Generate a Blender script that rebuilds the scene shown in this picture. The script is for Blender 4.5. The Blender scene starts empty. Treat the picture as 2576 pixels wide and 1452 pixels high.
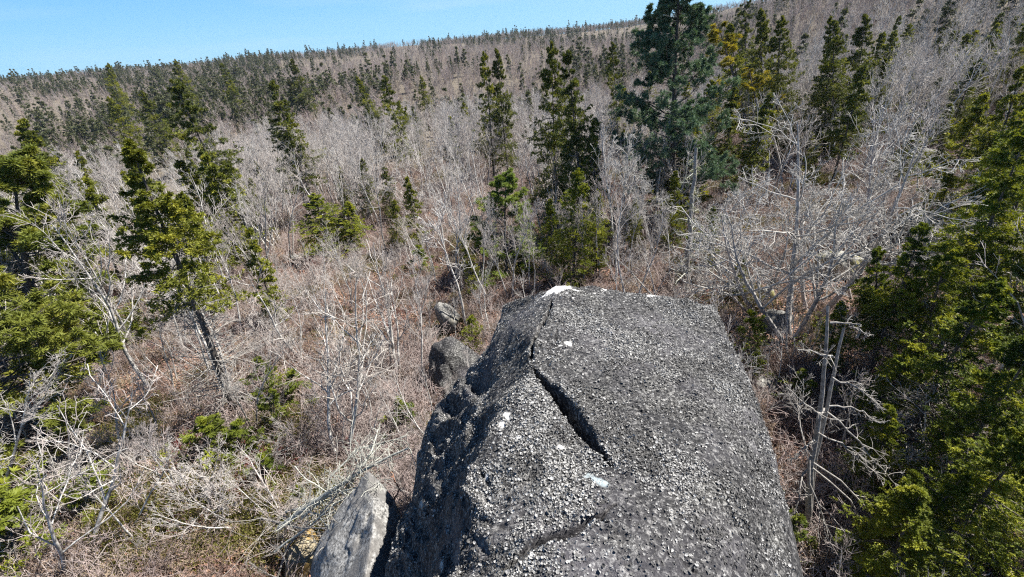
import bpy, math, random
import numpy as np
from mathutils import Vector, Matrix, Euler, Quaternion

# ------------------------------------------------------------------ camera, sky, sun, exposure
S = bpy.context.scene
COL = S.collection
CAM = np.array([0.0, 0.0, 14.0])
PITCH, ROLL, FPX = math.radians(29.0), math.radians(5.3), 1150.0     # FPX for a 2576 px wide picture
_F = np.array([0, math.cos(PITCH), -math.sin(PITCH)])
_R0 = np.array([1.0, 0, 0]); _U0 = np.array([0, math.sin(PITCH), math.cos(PITCH)])
_R = math.cos(ROLL)*_R0 - math.sin(ROLL)*_U0
_U = math.sin(ROLL)*_R0 + math.cos(ROLL)*_U0
cam = bpy.data.cameras.new('camera'); camo = bpy.data.objects.new('camera', cam); COL.objects.link(camo)
cam.lens = 36.0*FPX/2576.0; cam.sensor_width = 36.0; cam.clip_start = 0.1; cam.clip_end = 9000
m = Matrix.Identity(4)
for i in range(3):
    m[i][0] = _R[i]; m[i][1] = _U[i]; m[i][2] = -_F[i]; m[i][3] = CAM[i]
camo.matrix_world = m
S.camera = camo

SUN_AZ, SUN_EL = math.radians(76), math.radians(54)
w = bpy.data.worlds.new('World'); S.world = w; w.use_nodes = True
nt = w.node_tree; bg = nt.nodes['Background']
sky = nt.nodes.new('ShaderNodeTexSky'); sky.sky_type = 'NISHITA'; sky.sun_disc = False
sky.sun_elevation = SUN_EL; sky.sun_rotation = SUN_AZ
sky.air_density = 1.0; sky.dust_density = 0.2; sky.ozone_density = 2.2; sky.altitude = 100
tcw = nt.nodes.new('ShaderNodeTexCoord'); sx = nt.nodes.new('ShaderNodeSeparateXYZ'); nt.links.new(tcw.outputs['Generated'], sx.inputs[0])
rw = nt.nodes.new('ShaderNodeValToRGB'); nt.links.new(sx.outputs[2], rw.inputs[0])
rw.color_ramp.elements[0].position = 0.0; rw.color_ramp.elements[0].color = (.27, .65, .98, 1)
rw.color_ramp.elements[1].position = .22; rw.color_ramp.elements[1].color = (.085, .37, .90, 1)
e = rw.color_ramp.elements.new(.7); e.color = (.020, .058, .17, 1)
mpw = nt.nodes.new('ShaderNodeMapping'); mpw.inputs['Scale'].default_value = (1.6, 2.2, 16); mpw.inputs['Rotation'].default_value = (0, .10, 0); nt.links.new(tcw.outputs['Generated'], mpw.inputs[0])
nw = nt.nodes.new('ShaderNodeTexNoise'); nw.inputs['Scale'].default_value = 1.5; nw.inputs['Detail'].default_value = 5; nt.links.new(mpw.outputs[0], nw.inputs['Vector'])
rc = nt.nodes.new('ShaderNodeValToRGB'); rc.color_ramp.elements[0].position = .52; rc.color_ramp.elements[0].color = (0, 0, 0, 1); rc.color_ramp.elements[1].position = .72; rc.color_ramp.elements[1].color = (.2, .2, .2, 1); nt.links.new(nw.outputs[0], rc.inputs[0])
cw = nt.nodes.new('ShaderNodeMix'); cw.data_type = 'RGBA'; nt.links.new(rc.outputs[0], cw.inputs[0]); nt.links.new(rw.outputs[0], cw.inputs[6]); cw.inputs[7].default_value = (.62, .80, .95, 1)
vm = nt.nodes.new('ShaderNodeVectorMath'); vm.operation = 'SCALE'; vm.inputs['Scale'].default_value = 4.3; nt.links.new(cw.outputs[2], vm.inputs[0])
mw = nt.nodes.new('ShaderNodeMix'); mw.data_type = 'RGBA'; mw.inputs[0].default_value = .94; mw.clamp_result = False
nt.links.new(sky.outputs[0], mw.inputs[6]); nt.links.new(vm.outputs[0], mw.inputs[7])
nt.links.new(mw.outputs[2], bg.inputs[0]); bg.inputs[1].default_value = 0.10
sl = bpy.data.lights.new('sun', 'SUN'); sl.energy = 5.0; sl.angle = math.radians(0.5); sl.color = (1.0, 0.955, 0.885)
so = bpy.data.objects.new('sun', sl); COL.objects.link(so)
sdir = Vector((math.sin(SUN_AZ)*math.cos(SUN_EL), math.cos(SUN_AZ)*math.cos(SUN_EL), math.sin(SUN_EL)))
so.rotation_euler = sdir.to_track_quat('Z', 'Y').to_euler(); so.location = (30, 20, 60)
S.view_settings.view_transform = 'Standard'; S.view_settings.look = 'None'
S.view_settings.exposure = 1.33; S.view_settings.gamma = 1.0; S.view_settings.use_curve_mapping = False
S.render.engine = 'CYCLES'
cy = S.cycles
cy.max_bounces = 4; cy.diffuse_bounces = 2; cy.glossy_bounces = 1; cy.transmission_bounces = 2; cy.transparent_max_bounces = 4
cy.use_denoising = False; cy.caustics_reflective = False; cy.caustics_refractive = False
cy.sample_clamp_indirect = 4.0
try: cy.pixel_filter_type = 'BLACKMAN_HARRIS'; cy.filter_width = 1.2
except Exception: pass

rng = np.random.default_rng(7)
random.seed(7)

# ------------------------------------------------------------------ noise and terrain
def _hash(ix, iy, iz=0, seed=0):
    n = (ix.astype(np.int64)*374761393 + iy.astype(np.int64)*668265263 + np.asarray(iz).astype(np.int64)*2147483647 + seed*974634777) & 0xffffffff
    n = (n ^ (n >> 13))*1274126177 & 0xffffffff
    n = (n ^ (n >> 16))*2246822519 & 0xffffffff
    return ((n ^ (n >> 15)) & 0xffffff)/float(0xffffff)
def vnoise(x, y, seed=0):
    x = np.asarray(x, float); y = np.asarray(y, float)
    ix = np.floor(x); iy = np.floor(y); fx = x-ix; fy = y-iy
    fx = fx*fx*(3-2*fx); fy = fy*fy*(3-2*fy)
    a = _hash(ix, iy, 0, seed); b = _hash(ix+1, iy, 0, seed); c = _hash(ix, iy+1, 0, seed); d = _hash(ix+1, iy+1, 0, seed)
    return (a*(1-fx)+b*fx)*(1-fy) + (c*(1-fx)+d*fx)*fy - 0.5
def fnoise(x, y, oct=4, seed=0):
    t = 0; a = 1; f = 1
    for o in range(oct):
        t = t + a*vnoise(np.asarray(x)*f, np.asarray(y)*f, seed+o*17); a *= .5; f *= 2.03
    return t
def sstep(a, b, x):
    t = np.clip((np.asarray(x, float)-a)/(b-a), 0, 1); return t*t*(3-2*t)

def terrain(x, y):
    x = np.asarray(x, float); y = np.asarray(y, float)
    r = np.hypot(x, y); az = np.degrees(np.arctan2(x, np.maximum(y, -1e9)))
    az = np.where(y < -5, np.clip(az, -90, 90), az)
    zc = np.interp(r, [0, 28, 60, 110, 170, 260, 420, 640, 760, 1000, 4000], [0, 0, -2.5, -6.5, -8, -7, -1, 7, 8, 2, -20])
    zr = np.interp(r, [0, 28, 75, 150, 300, 600, 1200, 4000], [0, .3, 2.5, 12, 24, 36, 34, 0])
    wr = sstep(14, 44, az)
    z = zc*(1-wr) + zr*wr
    z = z + fnoise(x*.09+3, y*.09, 3, 5)*1.1*sstep(0, 12, r)*1.0 + fnoise(x*.7, y*.7, 3, 9)*0.28*(1-sstep(60, 120, r))
    z = z + fnoise(x*.008, y*.008, 2, 21)*8*sstep(80, 300, r)*(1-wr*0.3)
    return z
def tz(x, y): return float(terrain(np.array([x]), np.array([y]))[0])

def ray(px, py):
    d = _F*FPX + _R*(px-1288.0) + _U*(726.0-py)
    return d/np.linalg.norm(d)
def at_z(px, py, z):
    d = ray(px, py); return CAM + d*((z-CAM[2])/d[2])
_OG = {}
def on_ground(px, py):
    if (px, py) not in _OG: _OG[(px, py)] = _on_ground(px, py)
    return _OG[(px, py)].copy()
def _on_ground(px, py):
    d = ray(px, py); t = 4.0
    for i in range(4000):
        p = CAM + d*t
        g = tz(p[0], p[1])
        if p[2] <= g: break
        t += max(0.03, (p[2]-g)*0.25)
        if t > 1200: break
    return np.array([p[0], p[1], tz(p[0], p[1])])
def above(base, px, py):
    """point on the sight line (px,py) that stands over base at the same horizontal distance forward"""
    d = ray(px, py); t = (base[1]-CAM[1])/d[1]
    return CAM + d*t
def project(P):
    v = np.atleast_2d(P) - CAM
    zf = v@_F
    return np.stack([1288+FPX*(v@_R)/zf, 726-FPX*(v@_U)/zf, zf], 1)

# ------------------------------------------------------------------ materials
def newmat(name):
    mt = bpy.data.materials.new(name); mt.use_nodes = True
    n = mt.node_tree.nodes; b = n['Principled BSDF']
    return mt, mt.node_tree, b
def ramp(nt, fac, stops, interp='LINEAR'):
    r = nt.nodes.new('ShaderNodeValToRGB'); cr = r.color_ramp; cr.interpolation = interp
    while len(cr.elements) > 1: cr.elements.remove(cr.elements[-1])
    cr.elements[0].position = stops[0][0]; cr.elements[0].color = (*stops[0][1], 1)
    for p, c in stops[1:]:
        e = cr.elements.new(p); e.color = (*c, 1)
    nt.links.new(fac, r.inputs[0]); return r.outputs[0]
def noise(nt, scale, detail=4, rough=.6, coord='Object', dist=0):
    tc = nt.nodes.new('ShaderNodeTexCoord'); t = nt.nodes.new('ShaderNodeTexNoise')
    t.inputs['Scale'].default_value = scale; t.inputs['Detail'].default_value = detail; t.inputs['Roughness'].default_value = rough
    t.inputs['Distortion'].default_value = dist
    nt.links.new(tc.outputs[coord], t.inputs['Vector']); return t.outputs['Fac']
def mix(nt, fac, a, b, mode='MIX'):
    x = nt.nodes.new('ShaderNodeMix'); x.data_type = 'RGBA'; x.blend_type = mode
    for s, v in ((0, fac), (6, a), (7, b)):
        if hasattr(v, 'links') or hasattr(v, 'is_output'): nt.links.new(v, x.inputs[s])
        elif s == 0: x.inputs[0].default_value = v
        else: x.inputs[s].default_value = (*v, 1)
    return x.outputs[2]
def orand(nt):
    o = nt.nodes.new('ShaderNodeObjectInfo'); return o.outputs['Random']
def bump(nt, b, h, strength=.5, dist=.02):
    u = nt.nodes.new('ShaderNodeBump'); u.inputs['Strength'].default_value = strength; u.inputs['Distance'].default_value = dist
    nt.links.new(h, u.inputs['Height']); nt.links.new(u.outputs[0], b.inputs['Normal'])
def attr(nt, name):
    a = nt.nodes.new('ShaderNodeAttribute'); a.attribute_name = name; return a.outputs['Fac']

def bark_mat(name, light, dark, var=None, scale=9):
    mt, nt, b = newmat(name)
    n = noise(nt, scale, 5, .65)
    c = ramp(nt, n, [(.36, dark), (.5, tuple(.5*(a+d) for a, d in zip(light, dark))), (.6, light)])
    if var is not None: c = mix(nt, orand(nt), c, mix(nt, .65, c, var))
    nt.links.new(c, b.inputs['Base Color']); b.inputs['Roughness'].default_value = .85
    b.inputs['Specular IOR Level'].default_value = .2
    bump(nt, b, n, .6, .02)
    return mt
M_birch = bark_mat('pale_birch_bark', (.66, .64, .60), (.20, .185, .17), None, 5)
M_grey = bark_mat('grey_maple_bark', (.50, .48, .455), (.20, .185, .175), (.42, .37, .35), 7)
M_palebranch = bark_mat('pale_maple_branch', (.53, .515, .49), (.27, .26, .24), (.40, .38, .35), 3)
M_dark = bark_mat('dark_spruce_bark', (.13, .115, .10), (.045, .038, .035), None, 12)
M_dead = bark_mat('weathered_dead_wood', (.36, .34, .31), (.15, .14, .13), None, 10)
M_lichtwig = bark_mat('lichen_grown_twig', (.52, .52, .47), (.22, .225, .19), None, 14)

def twig_mat(name, cols, spec=.2):
    mt, nt, b = newmat(name)
    c = ramp(nt, orand(nt), [(i/(len(cols)-1), c) for i, c in enumerate(cols)])
    n = noise(nt, 1.7, 2, .5)
    c = mix(nt, n, mix(nt, .4, c, (.17, .152, .135)), c)
    nt.links.new(c, b.inputs['Base Color']); b.inputs['Roughness'].default_value = .7
    b.inputs['Specular IOR Level'].default_value = spec
    return mt
M_twig = twig_mat('grey_twig', [(.53, .51, .48), (.45, .40, .38), (.57, .55, .52), (.40, .34, .31), (.48, .45, .41)])
M_twigfar = twig_mat('far_twig', [(.36, .325, .29), (.36, .265, .25), (.40, .365, .33), (.28, .225, .19), (.345, .29, .295), (.37, .30, .22)])
M_shrub = twig_mat('brown_shrub_twig', [(.27, .20, .17), (.33, .25, .215), (.24, .14, .115), (.36, .29, .25), (.27, .165, .145), (.30, .24, .20)])
M_redtwig = twig_mat('red_shrub_twig', [(.27, .05, .05), (.20, .045, .05), (.30, .08, .07)])

def leaf_mat(name, dark, mid, light, trans=.35, nscale=.9):
    mt, nt, b = newmat(name)
    g = nt.nodes.new('ShaderNodeNewGeometry')
    n = noise(nt, nscale, 3, .6)
    c = ramp(nt, n, [(.33, dark), (.5, mid), (.66, light)])
    c = mix(nt, mix(nt, .5, ramp(nt, orand(nt), [(0, (0, 0, 0)), (1, (1, 1, 1))]), (0, 0, 0)), c, mix(nt, .5, c, light))
    nt.links.new(c, b.inputs['Base Color']); b.inputs['Roughness'].default_value = .6; b.inputs['Specular IOR Level'].default_value = .25
    tr = nt.nodes.new('ShaderNodeBsdfTranslucent'); nt.links.new(mix(nt, 1.0, c, (1.0, .95, .5), 'MULTIPLY'), tr.inputs[0])
    ms = nt.nodes.new('ShaderNodeMixShader'); ms.inputs[0].default_value = trans
    nt.links.new(b.outputs[0], ms.inputs[1]); nt.links.new(tr.outputs[0], ms.inputs[2])
    nt.links.new(ms.outputs[0], nt.nodes['Material Output'].inputs[0])
    return mt
M_spruce = leaf_mat('spruce_needles', (.060, .080, .016), (.165, .190, .028), (.34, .335, .038))
M_spruceD = leaf_mat('dark_spruce_needles', (.045, .062, .018), (.105, .130, .028), (.24, .245, .036), .3)
M_sprucefar = leaf_mat('far_spruce_needles', (.068, .082, .045), (.105, .120, .060), (.17, .172, .07), .2, .3)
M_sprR = leaf_mat('fresh_spruce_needles', (.040, .068, .014), (.125, .165, .020), (.38, .385, .036), .35)
M_pine = leaf_mat('white_pine_needles', (.045, .095, .055), (.090, .155, .092), (.16, .23, .13), .2)
M_ypine = leaf_mat('yellow_green_pine_needles', (.075, .105, .020), (.16, .19, .032), (.29, .29, .048), .35)
M_gold = leaf_mat('golden_spruce_needles', (.12, .12, .018), (.30, .26, .025), (.52, .42, .03), .35)
M_usnea = leaf_mat('beard_lichen', (.22, .25, .14), (.36, .38, .24), (.46, .47, .33), .3)

# ------------------------------------------------------------------ mesh building
class MB:
    """collects geometry; faces as quads/tris with a material index"""
    def __init__(s): s.V = []; s.Q = []; s.T = []; s.qm = []; s.tm = []; s.n = 0
    def tubes(s, P, R, sides, mi=0):
        P = np.asarray(P, float); R = np.asarray(R, float)
        B, K, _ = P.shape
        T = np.empty_like(P); T[:, 1:-1] = P[:, 2:]-P[:, :-2]; T[:, 0] = P[:, 1]-P[:, 0]; T[:, -1] = P[:, -1]-P[:, -2]
        T /= np.linalg.norm(T, axis=2, keepdims=True)+1e-9
        a = T[:, 0]; ref = np.where(np.abs(a[:, 2:3]) < .8, np.array([[0, 0, 1.]]), np.array([[1., 0, 0]]))
        ref = np.repeat(ref[:, None, :], K, 1)
        U = np.cross(T, ref); U /= np.linalg.norm(U, axis=2, keepdims=True)+1e-9
        W = np.cross(T, U)
        ang = np.arange(sides)*2*math.pi/sides
        ring = U[:, :, None, :]*np.cos(ang)[None, None, :, None] + W[:, :, None, :]*np.sin(ang)[None, None, :, None]
        V = P[:, :, None, :] + ring*R[:, :, None, None]
        base = s.n + (np.arange(B)*K*sides)[:, None, None]
        k = (np.arange(K-1)*sides)[None, :, None]; j = np.arange(sides)[None, None, :]; j2 = (j+1) % sides
        q = np.stack([base+k+j, base+k+j2, base+k+sides+j2, base+k+sides+j], -1).reshape(-1, 4)
        s.V.append(V.reshape(-1, 3)); s.Q.append(q); s.qm.append(np.full(len(q), mi)); s.n += B*K*sides
    def quads(s, V4, mi=0):
        V4 = np.asarray(V4, float); n = len(V4)
        q = s.n + np.arange(n*4).reshape(n, 4)
        s.V.append(V4.reshape(-1, 3)); s.Q.append(q); s.qm.append(np.full(n, mi)); s.n += n*4
    def tris(s, V3, mi=0):
        V3 = np.asarray(V3, float); n = len(V3)
        q = s.n + np.arange(n*3).reshape(n, 3)
        s.V.append(V3.reshape(-1, 3)); s.T.append(q); s.tm.append(np.full(n, mi)); s.n += n*3
    def raw(s):
        V = np.concatenate(s.V) if s.V else np.zeros((0, 3))
        Q = np.concatenate(s.Q) if s.Q else np.zeros((0, 4), int); T = np.concatenate(s.T) if s.T else np.zeros((0, 3), int)
        qm = np.concatenate(s.qm) if s.Q else np.zeros(0, int); tm = np.concatenate(s.tm) if s.T else np.zeros(0, int)
        return V, Q, T, qm, tm
    def mesh(s, name, mats, smooth=True):
        return make_mesh(name, s.raw(), mats, smooth)

def make_mesh(name, raw, mats, smooth=True):
    V, Q, T, qm, tm = raw
    me = bpy.data.meshes.new(name)
    me.vertices.add(len(V)); me.vertices.foreach_set('co', np.ascontiguousarray(V, dtype=np.float32).ravel())
    nl = len(Q)*4+len(T)*3
    me.loops.add(nl); me.loops.foreach_set('vertex_index', np.concatenate([Q.ravel(), T.ravel()]).astype(np.int32))
    me.polygons.add(len(Q)+len(T))
    st = np.concatenate([np.arange(len(Q))*4, len(Q)*4+np.arange(len(T))*3]).astype(np.int32)
    me.polygons.foreach_set('loop_start', st)
    me.polygons.foreach_set('material_index', np.concatenate([qm, tm]).astype(np.int32))
    me.polygons.foreach_set('use_smooth', np.full(len(Q)+len(T), smooth))
    for mt in mats: me.materials.append(mt)
    me.update(calc_edges=True)
    return me

def link(name, data, parent=None, **props):
    o = bpy.data.objects.new(name, data); COL.objects.link(o)
    if parent is not None: o.parent = parent
    for k, v in props.items():
        if v is not None: o[k] = v
    return o

# ------------------------------------------------------------------ plant growth
def unit(v): return v/(np.linalg.norm(v, axis=-1, keepdims=True)+1e-9)
def grow(P, R, n, t0, t1, length, ang, up, wob, K, rf, rng, tip=.25, planar=0., tpow=1.0, taperlen=.55):
    """n children on each polyline of P; length is (lo,hi) metres or factors of the parent's length when negative"""
    B, KP, _ = P.shape
    t = t0+(t1-t0)*rng.random((B, n))**tpow
    f = t*(KP-1); i = np.minimum(f.astype(int), KP-2); fr = (f-i)[..., None]
    bi = np.arange(B)[:, None]
    p0 = P[bi, i]*(1-fr)+P[bi, i+1]*fr; tan = unit(P[bi, i+1]-P[bi, i])
    r0 = R[bi, i]*(1-fr[..., 0])+R[bi, i+1]*fr[..., 0]
    p0 = p0.reshape(-1, 3); tan = tan.reshape(-1, 3); r0 = r0.ravel(); tt = t.ravel()
    N = len(p0)
    rnd = rng.normal(size=(N, 3))
    if planar: rnd[:, 2] *= (1-planar)
    perp = unit(np.cross(tan, np.cross(rnd, tan)))
    a = np.radians(rng.uniform(ang[0], ang[1], N))[:, None]
    d = unit(tan*np.cos(a)+perp*np.sin(a))
    PL = np.linalg.norm(P[:, -1]-P[:, 0], axis=1).repeat(n)
    L = rng.uniform(length[0], length[1], N)*PL*(1-taperlen*(tt-t0)/(max(t1-t0, 1e-6)))
    step = (L/(K-1))[:, None]
    out = np.empty((N, K, 3)); out[:, 0] = p0
    for k in range(1, K):
        d = unit(d+np.array([0, 0, up])+rng.normal(size=(N, 3))*wob)
        out[:, k] = out[:, k-1]+d*step
    rr = np.minimum(r0*rf, r0)[:, None]*np.linspace(1, tip, K)[None, :]
    return out, rr, tt
def trunk(h, r, K, wob, rng, lean=(0, 0), tip=.12, n=1, spread=0.):
    out = np.zeros((n, K, 3)); rr = np.zeros((n, K))
    for b in range(n):
        az = rng.uniform(0, 6.28); d = np.array([lean[0]+spread*math.cos(az), lean[1]+spread*math.sin(az), 1.0]); d /= np.linalg.norm(d)
        p = np.array([math.cos(az)*r*1.2*(n > 1), math.sin(az)*r*1.2*(n > 1), -.25]); hh = h*(1 if b == 0 else rng.uniform(.65, 1))
        out[b, 0] = p
        for k in range(1, K):
            d = unit(d+np.array([0, 0, .12*spread*2])+rng.normal(size=3)*wob*[1, 1, .3])
            p = p+d*(hh+.25)/(K-1); out[b, k] = p
        rr[b] = r*(1 if b == 0 else .8)*np.linspace(1, tip, K)**.9
        rr[b, 0] *= 1.25
    return out, rr

def bare_tree(rng, h=8., r=.07, stems=1, spread=.2, n1=13, n2=6, n3=5, n4=3, t0=.3, ang=(28, 55), up=.10, wob=.16, len1=(.25, .5), minr=.0062, lvl=4, twig_boost=1., tpow=.8):
    """returns (trunk MB, branches MB)"""
    A = MB(); Bm = MB()
    P, R = trunk(h, r, 12, .07, rng, n=stems, spread=spread)
    A.tubes(P, R, 7 if lvl >= 4 else 5, 0)
    p1, r1, _ = grow(P, R, n1, t0, .97, len1, ang, up, wob*.8, 7 if lvl >= 4 else 5, .62, rng, .3, tpow=tpow)
    r1 = np.maximum(r1, minr*1.5); Bm.tubes(p1, r1, 5 if lvl >= 4 else 3, 0)
    p2, r2, _ = grow(p1, r1, n2, .2, 1, (.35, .65), ang, up, wob, 5 if lvl >= 4 else 4, .6, rng, .4)
    r2 = np.maximum(r2, minr*1.15*twig_boost); Bm.tubes(p2, r2, 4 if lvl >= 4 else 3, 1)
    if lvl >= 3:
        p3, r3, _ = grow(p2, r2, n3, .15, 1, (.35, .7), (ang[0], ang[1]+10), up*.8, wob*1.3, 4 if lvl >= 4 else 3, .7, rng, .5)
        r3 = np.maximum(r3, minr*.9*twig_boost); Bm.tubes(p3, r3, 3, 1)
        if lvl >= 4:
            p4, r4, _ = grow(p3, r3, n4, .2, 1, (.4, .8), (25, 60), up*.8, wob*1.3, 3, .7, rng, .5)
            r4 = np.maximum(r4, minr*.7*twig_boost); Bm.tubes(p4, r4, 3, 1)
    return A, Bm

def blades(P, n, L, W, rng, spread=(25, 60), down=0.):
    """needle sprays: thin quads along polylines P"""
    B, K, _ = P.shape
    t = rng.random((B, n)); f = t*(K-1); i = np.minimum(f.astype(int), K-2); fr = (f-i)[..., None]; bi = np.arange(B)[:, None]
    p = (P[bi, i]*(1-fr)+P[bi, i+1]*fr).reshape(-1, 3); tan = unit(P[bi, i+1]-P[bi, i]).reshape(-1, 3)
    N = len(p); perp = unit(np.cross(tan, rng.normal(size=(N, 3))))
    a = np.radians(rng.uniform(spread[0], spread[1], N))[:, None]
    d = unit(tan*np.cos(a)+perp*np.sin(a)+np.array([0, 0, -down]))
    l = rng.uniform(L*.6, L*1.3, N)[:, None]; wv = unit(np.cross(d, rng.normal(size=(N, 3))))*(rng.uniform(W*.6, W*1.3, N)[:, None])
    e = p+d*l; mdl = p+d*l*.45
    return np.stack([p, mdl+wv*.5, e, mdl-wv*.5], 1)

def spruce(rng, h=9., r=.11, nb=70, crown0=.18, width=.21, ntw=9, nsub=3, nbl=7, L=.09, W=.028, gaps=.25, droop=.10, sideways=0., bare=.25):
    """returns trunk MB (trunk + dead limbs), crown MB"""
    A = MB(); C = MB()
    P, R = trunk(h, r, 14, .014, rng, tip=.08); A.tubes(P, R, 7, 0)
    t = np.sort(crown0+(1-crown0)*rng.random(nb)**.85); t[-5:] = np.linspace(.955, .995, 5)
    f = t*13; i = np.minimum(f.astype(int), 12); fr = (f-i)[:, None]
    p0 = P[0, i]*(1-fr)+P[0, i+1]*fr
    # clumpy crown: length modulated by height and azimuth
    az = rng.uniform(0, 6.283, nb)
    ph = rng.uniform(0, 6.28, 4)
    prof = np.minimum((1-t)**.75, .35+.9*(t-crown0)/(1-crown0)+.2)
    modl = 1+.24*np.sin(t*17+ph[0]+np.sin(az+ph[1])*1.5)+.22*np.sin(az*2+ph[2]+t*6)
    L1 = h*width*1.35*(prof*modl*rng.uniform(.6, 1.15, nb)+.03)
    keep = rng.random(nb) > gaps*(1-t); 
    p0 = p0[keep]; az = az[keep]; L1 = L1[keep]; t = t[keep]; n = len(t)
    d = np.stack([np.cos(az)+sideways, np.sin(az), .45*(t-.45)+.1+.5*(t > .93)], 1); d = unit(d)
    K = 6; Bp = np.empty((n, K, 3)); Bp[:, 0] = p0
    for k in range(1, K):
        d = unit(d+np.array([0, 0, 1.])*(-droop*2 if k < 4 else droop*3.5)+rng.normal(size=(n, 3))*.07)
        Bp[:, k] = Bp[:, k-1]+d*(L1/(K-1))[:, None]
    rb = np.clip(L1*.011+.004, .006, .03)[:, None]*np.linspace(1, .3, K)
    A.tubes(Bp, rb, 3, 0)
    if bare > 0:   # dead lower limbs
        nd = int(nb*bare); td = crown0*.35+rng.random(nd)*(.45)
        q, rq, _ = grow(P, R, nd, .12, .55, (.08, .20), (65, 100), -.03, .12, 5, .2, rng, .4)
        A.tubes(q, np.maximum(rq, .005), 3, 1)
        q2, rq2, _ = grow(q, rq, 4, .2, 1, (.3, .6), (30, 70), 0, .2, 3, .6, rng, .5); A.tubes(q2, np.maximum(rq2, .0035), 3, 1)
    tw, rt, _ = grow(Bp, rb, ntw, .15, 1, (.22, .42), (35, 65), -.02, .12, 4, .5, rng, .5, planar=.85)
    tw[:, :, 2] -= 0
    if nsub:
        sb, rs, _ = grow(tw, rt, nsub, .1, 1, (.35, .6), (35, 60), -.03, .12, 3, .5, rng, .5, planar=.6)
        fol = [(Bp[:, 2:], nbl*2), (tw, nbl+2), (sb, nbl)]
    else: fol = [(Bp[:, 1:], nbl*2), (tw, nbl)]
    for pp, nn in fol: C.quads(blades(pp, nn, L, W, rng), 0)
    # leader
    C.quads(blades(P[:, -2:], max(6, nbl*2), L, W, rng), 0)
    return A, C

def pine(rng, h=15., r=.2, nb=48, crown0=.18, width=.24, nbl=26, L=.16, W=.03, ntw=9):
    A = MB(); C = MB()
    P, R = trunk(h, r, 14, .03, rng, tip=.12); A.tubes(P, R, 9, 0)
    t = crown0+(1-crown0)*np.sort(rng.random(nb)**.9); f = t*13; i = np.minimum(f.astype(int), 12); fr = (f-i)[:, None]
    p0 = P[0, i]*(1-fr)+P[0, i+1]*fr; az = rng.uniform(0, 6.283, nb)
    L1 = h*width*(np.minimum(1.15-t, .75+.0*t)*rng.uniform(.45, 1.2, nb)+.05)
    d = unit(np.stack([np.cos(az), np.sin(az), .15+.6*(t-.4)], 1)); K = 7
    Bp = np.empty((nb, K, 3)); Bp[:, 0] = p0
    for k in range(1, K):
        d = unit(d+np.array([0, 0, .07])+rng.normal(size=(nb, 3))*.12); Bp[:, k] = Bp[:, k-1]+d*(L1/(K-1))[:, None]
    rb = np.clip(L1*.016, .012, .06)[:, None]*np.linspace(1, .25, K); A.tubes(Bp, rb, 4, 0)
    tw, rt, _ = grow(Bp, rb, ntw, .4, 1, (.18, .36), (30, 60), .12, .12, 4, .5, rng, .5, planar=.6)
    A.tubes(tw, np.maximum(rt, .004), 3, 0)
    sb, rs, _ = grow(tw, rt, 3, .3, 1, (.35, .7), (25, 55), .15, .12, 3, .5, rng, .5)
    for pp, nn in ((tw[:, 1:], nbl//2), (sb, nbl)): C.quads(blades(pp, nn, L, W, rng, (30, 85), -.12), 0)
    return A, C

def shrub(rng, h=.9, nst=13, spread=.6, n1=4, n2=3, rr=.0045, rad=.35):
    A = MB()
    P = np.empty((nst, 5, 3)); az = rng.uniform(0, 6.28, nst); q = rad*np.sqrt(rng.random(nst))
    P[:, 0] = np.stack([np.cos(az)*q, np.sin(az)*q, np.full(nst, -.06)], 1)
    a2 = rng.uniform(0, 6.28, nst); sp = spread*rng.random(nst)
    d = unit(np.stack([np.cos(a2)*sp, np.sin(a2)*sp, np.ones(nst)], 1)); hh = h*rng.uniform(.5, 1.2, nst)/4
    for k in range(1, 5):
        d = unit(d+rng.normal(size=(nst, 3))*.22); P[:, k] = P[:, k-1]+d*hh[:, None]
    R = np.repeat(rr*1.6*np.linspace(1, .5, 5)[None], nst, 0)
    A.tubes(P, R, 3)
    p1, r1, _ = grow(P, R, n1, .25, 1, (.3, .6), (25, 65), .05, .25, 4, .8, rng, .6); A.tubes(p1, np.maximum(r1, rr*.8), 3)
    p2, r2, _ = grow(p1, r1, n2, .2, 1, (.4, .8), (25, 65), .05, .25, 3, .8, rng, .6); A.tubes(p2, np.maximum(r2, rr*.6), 3)
    return A

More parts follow.
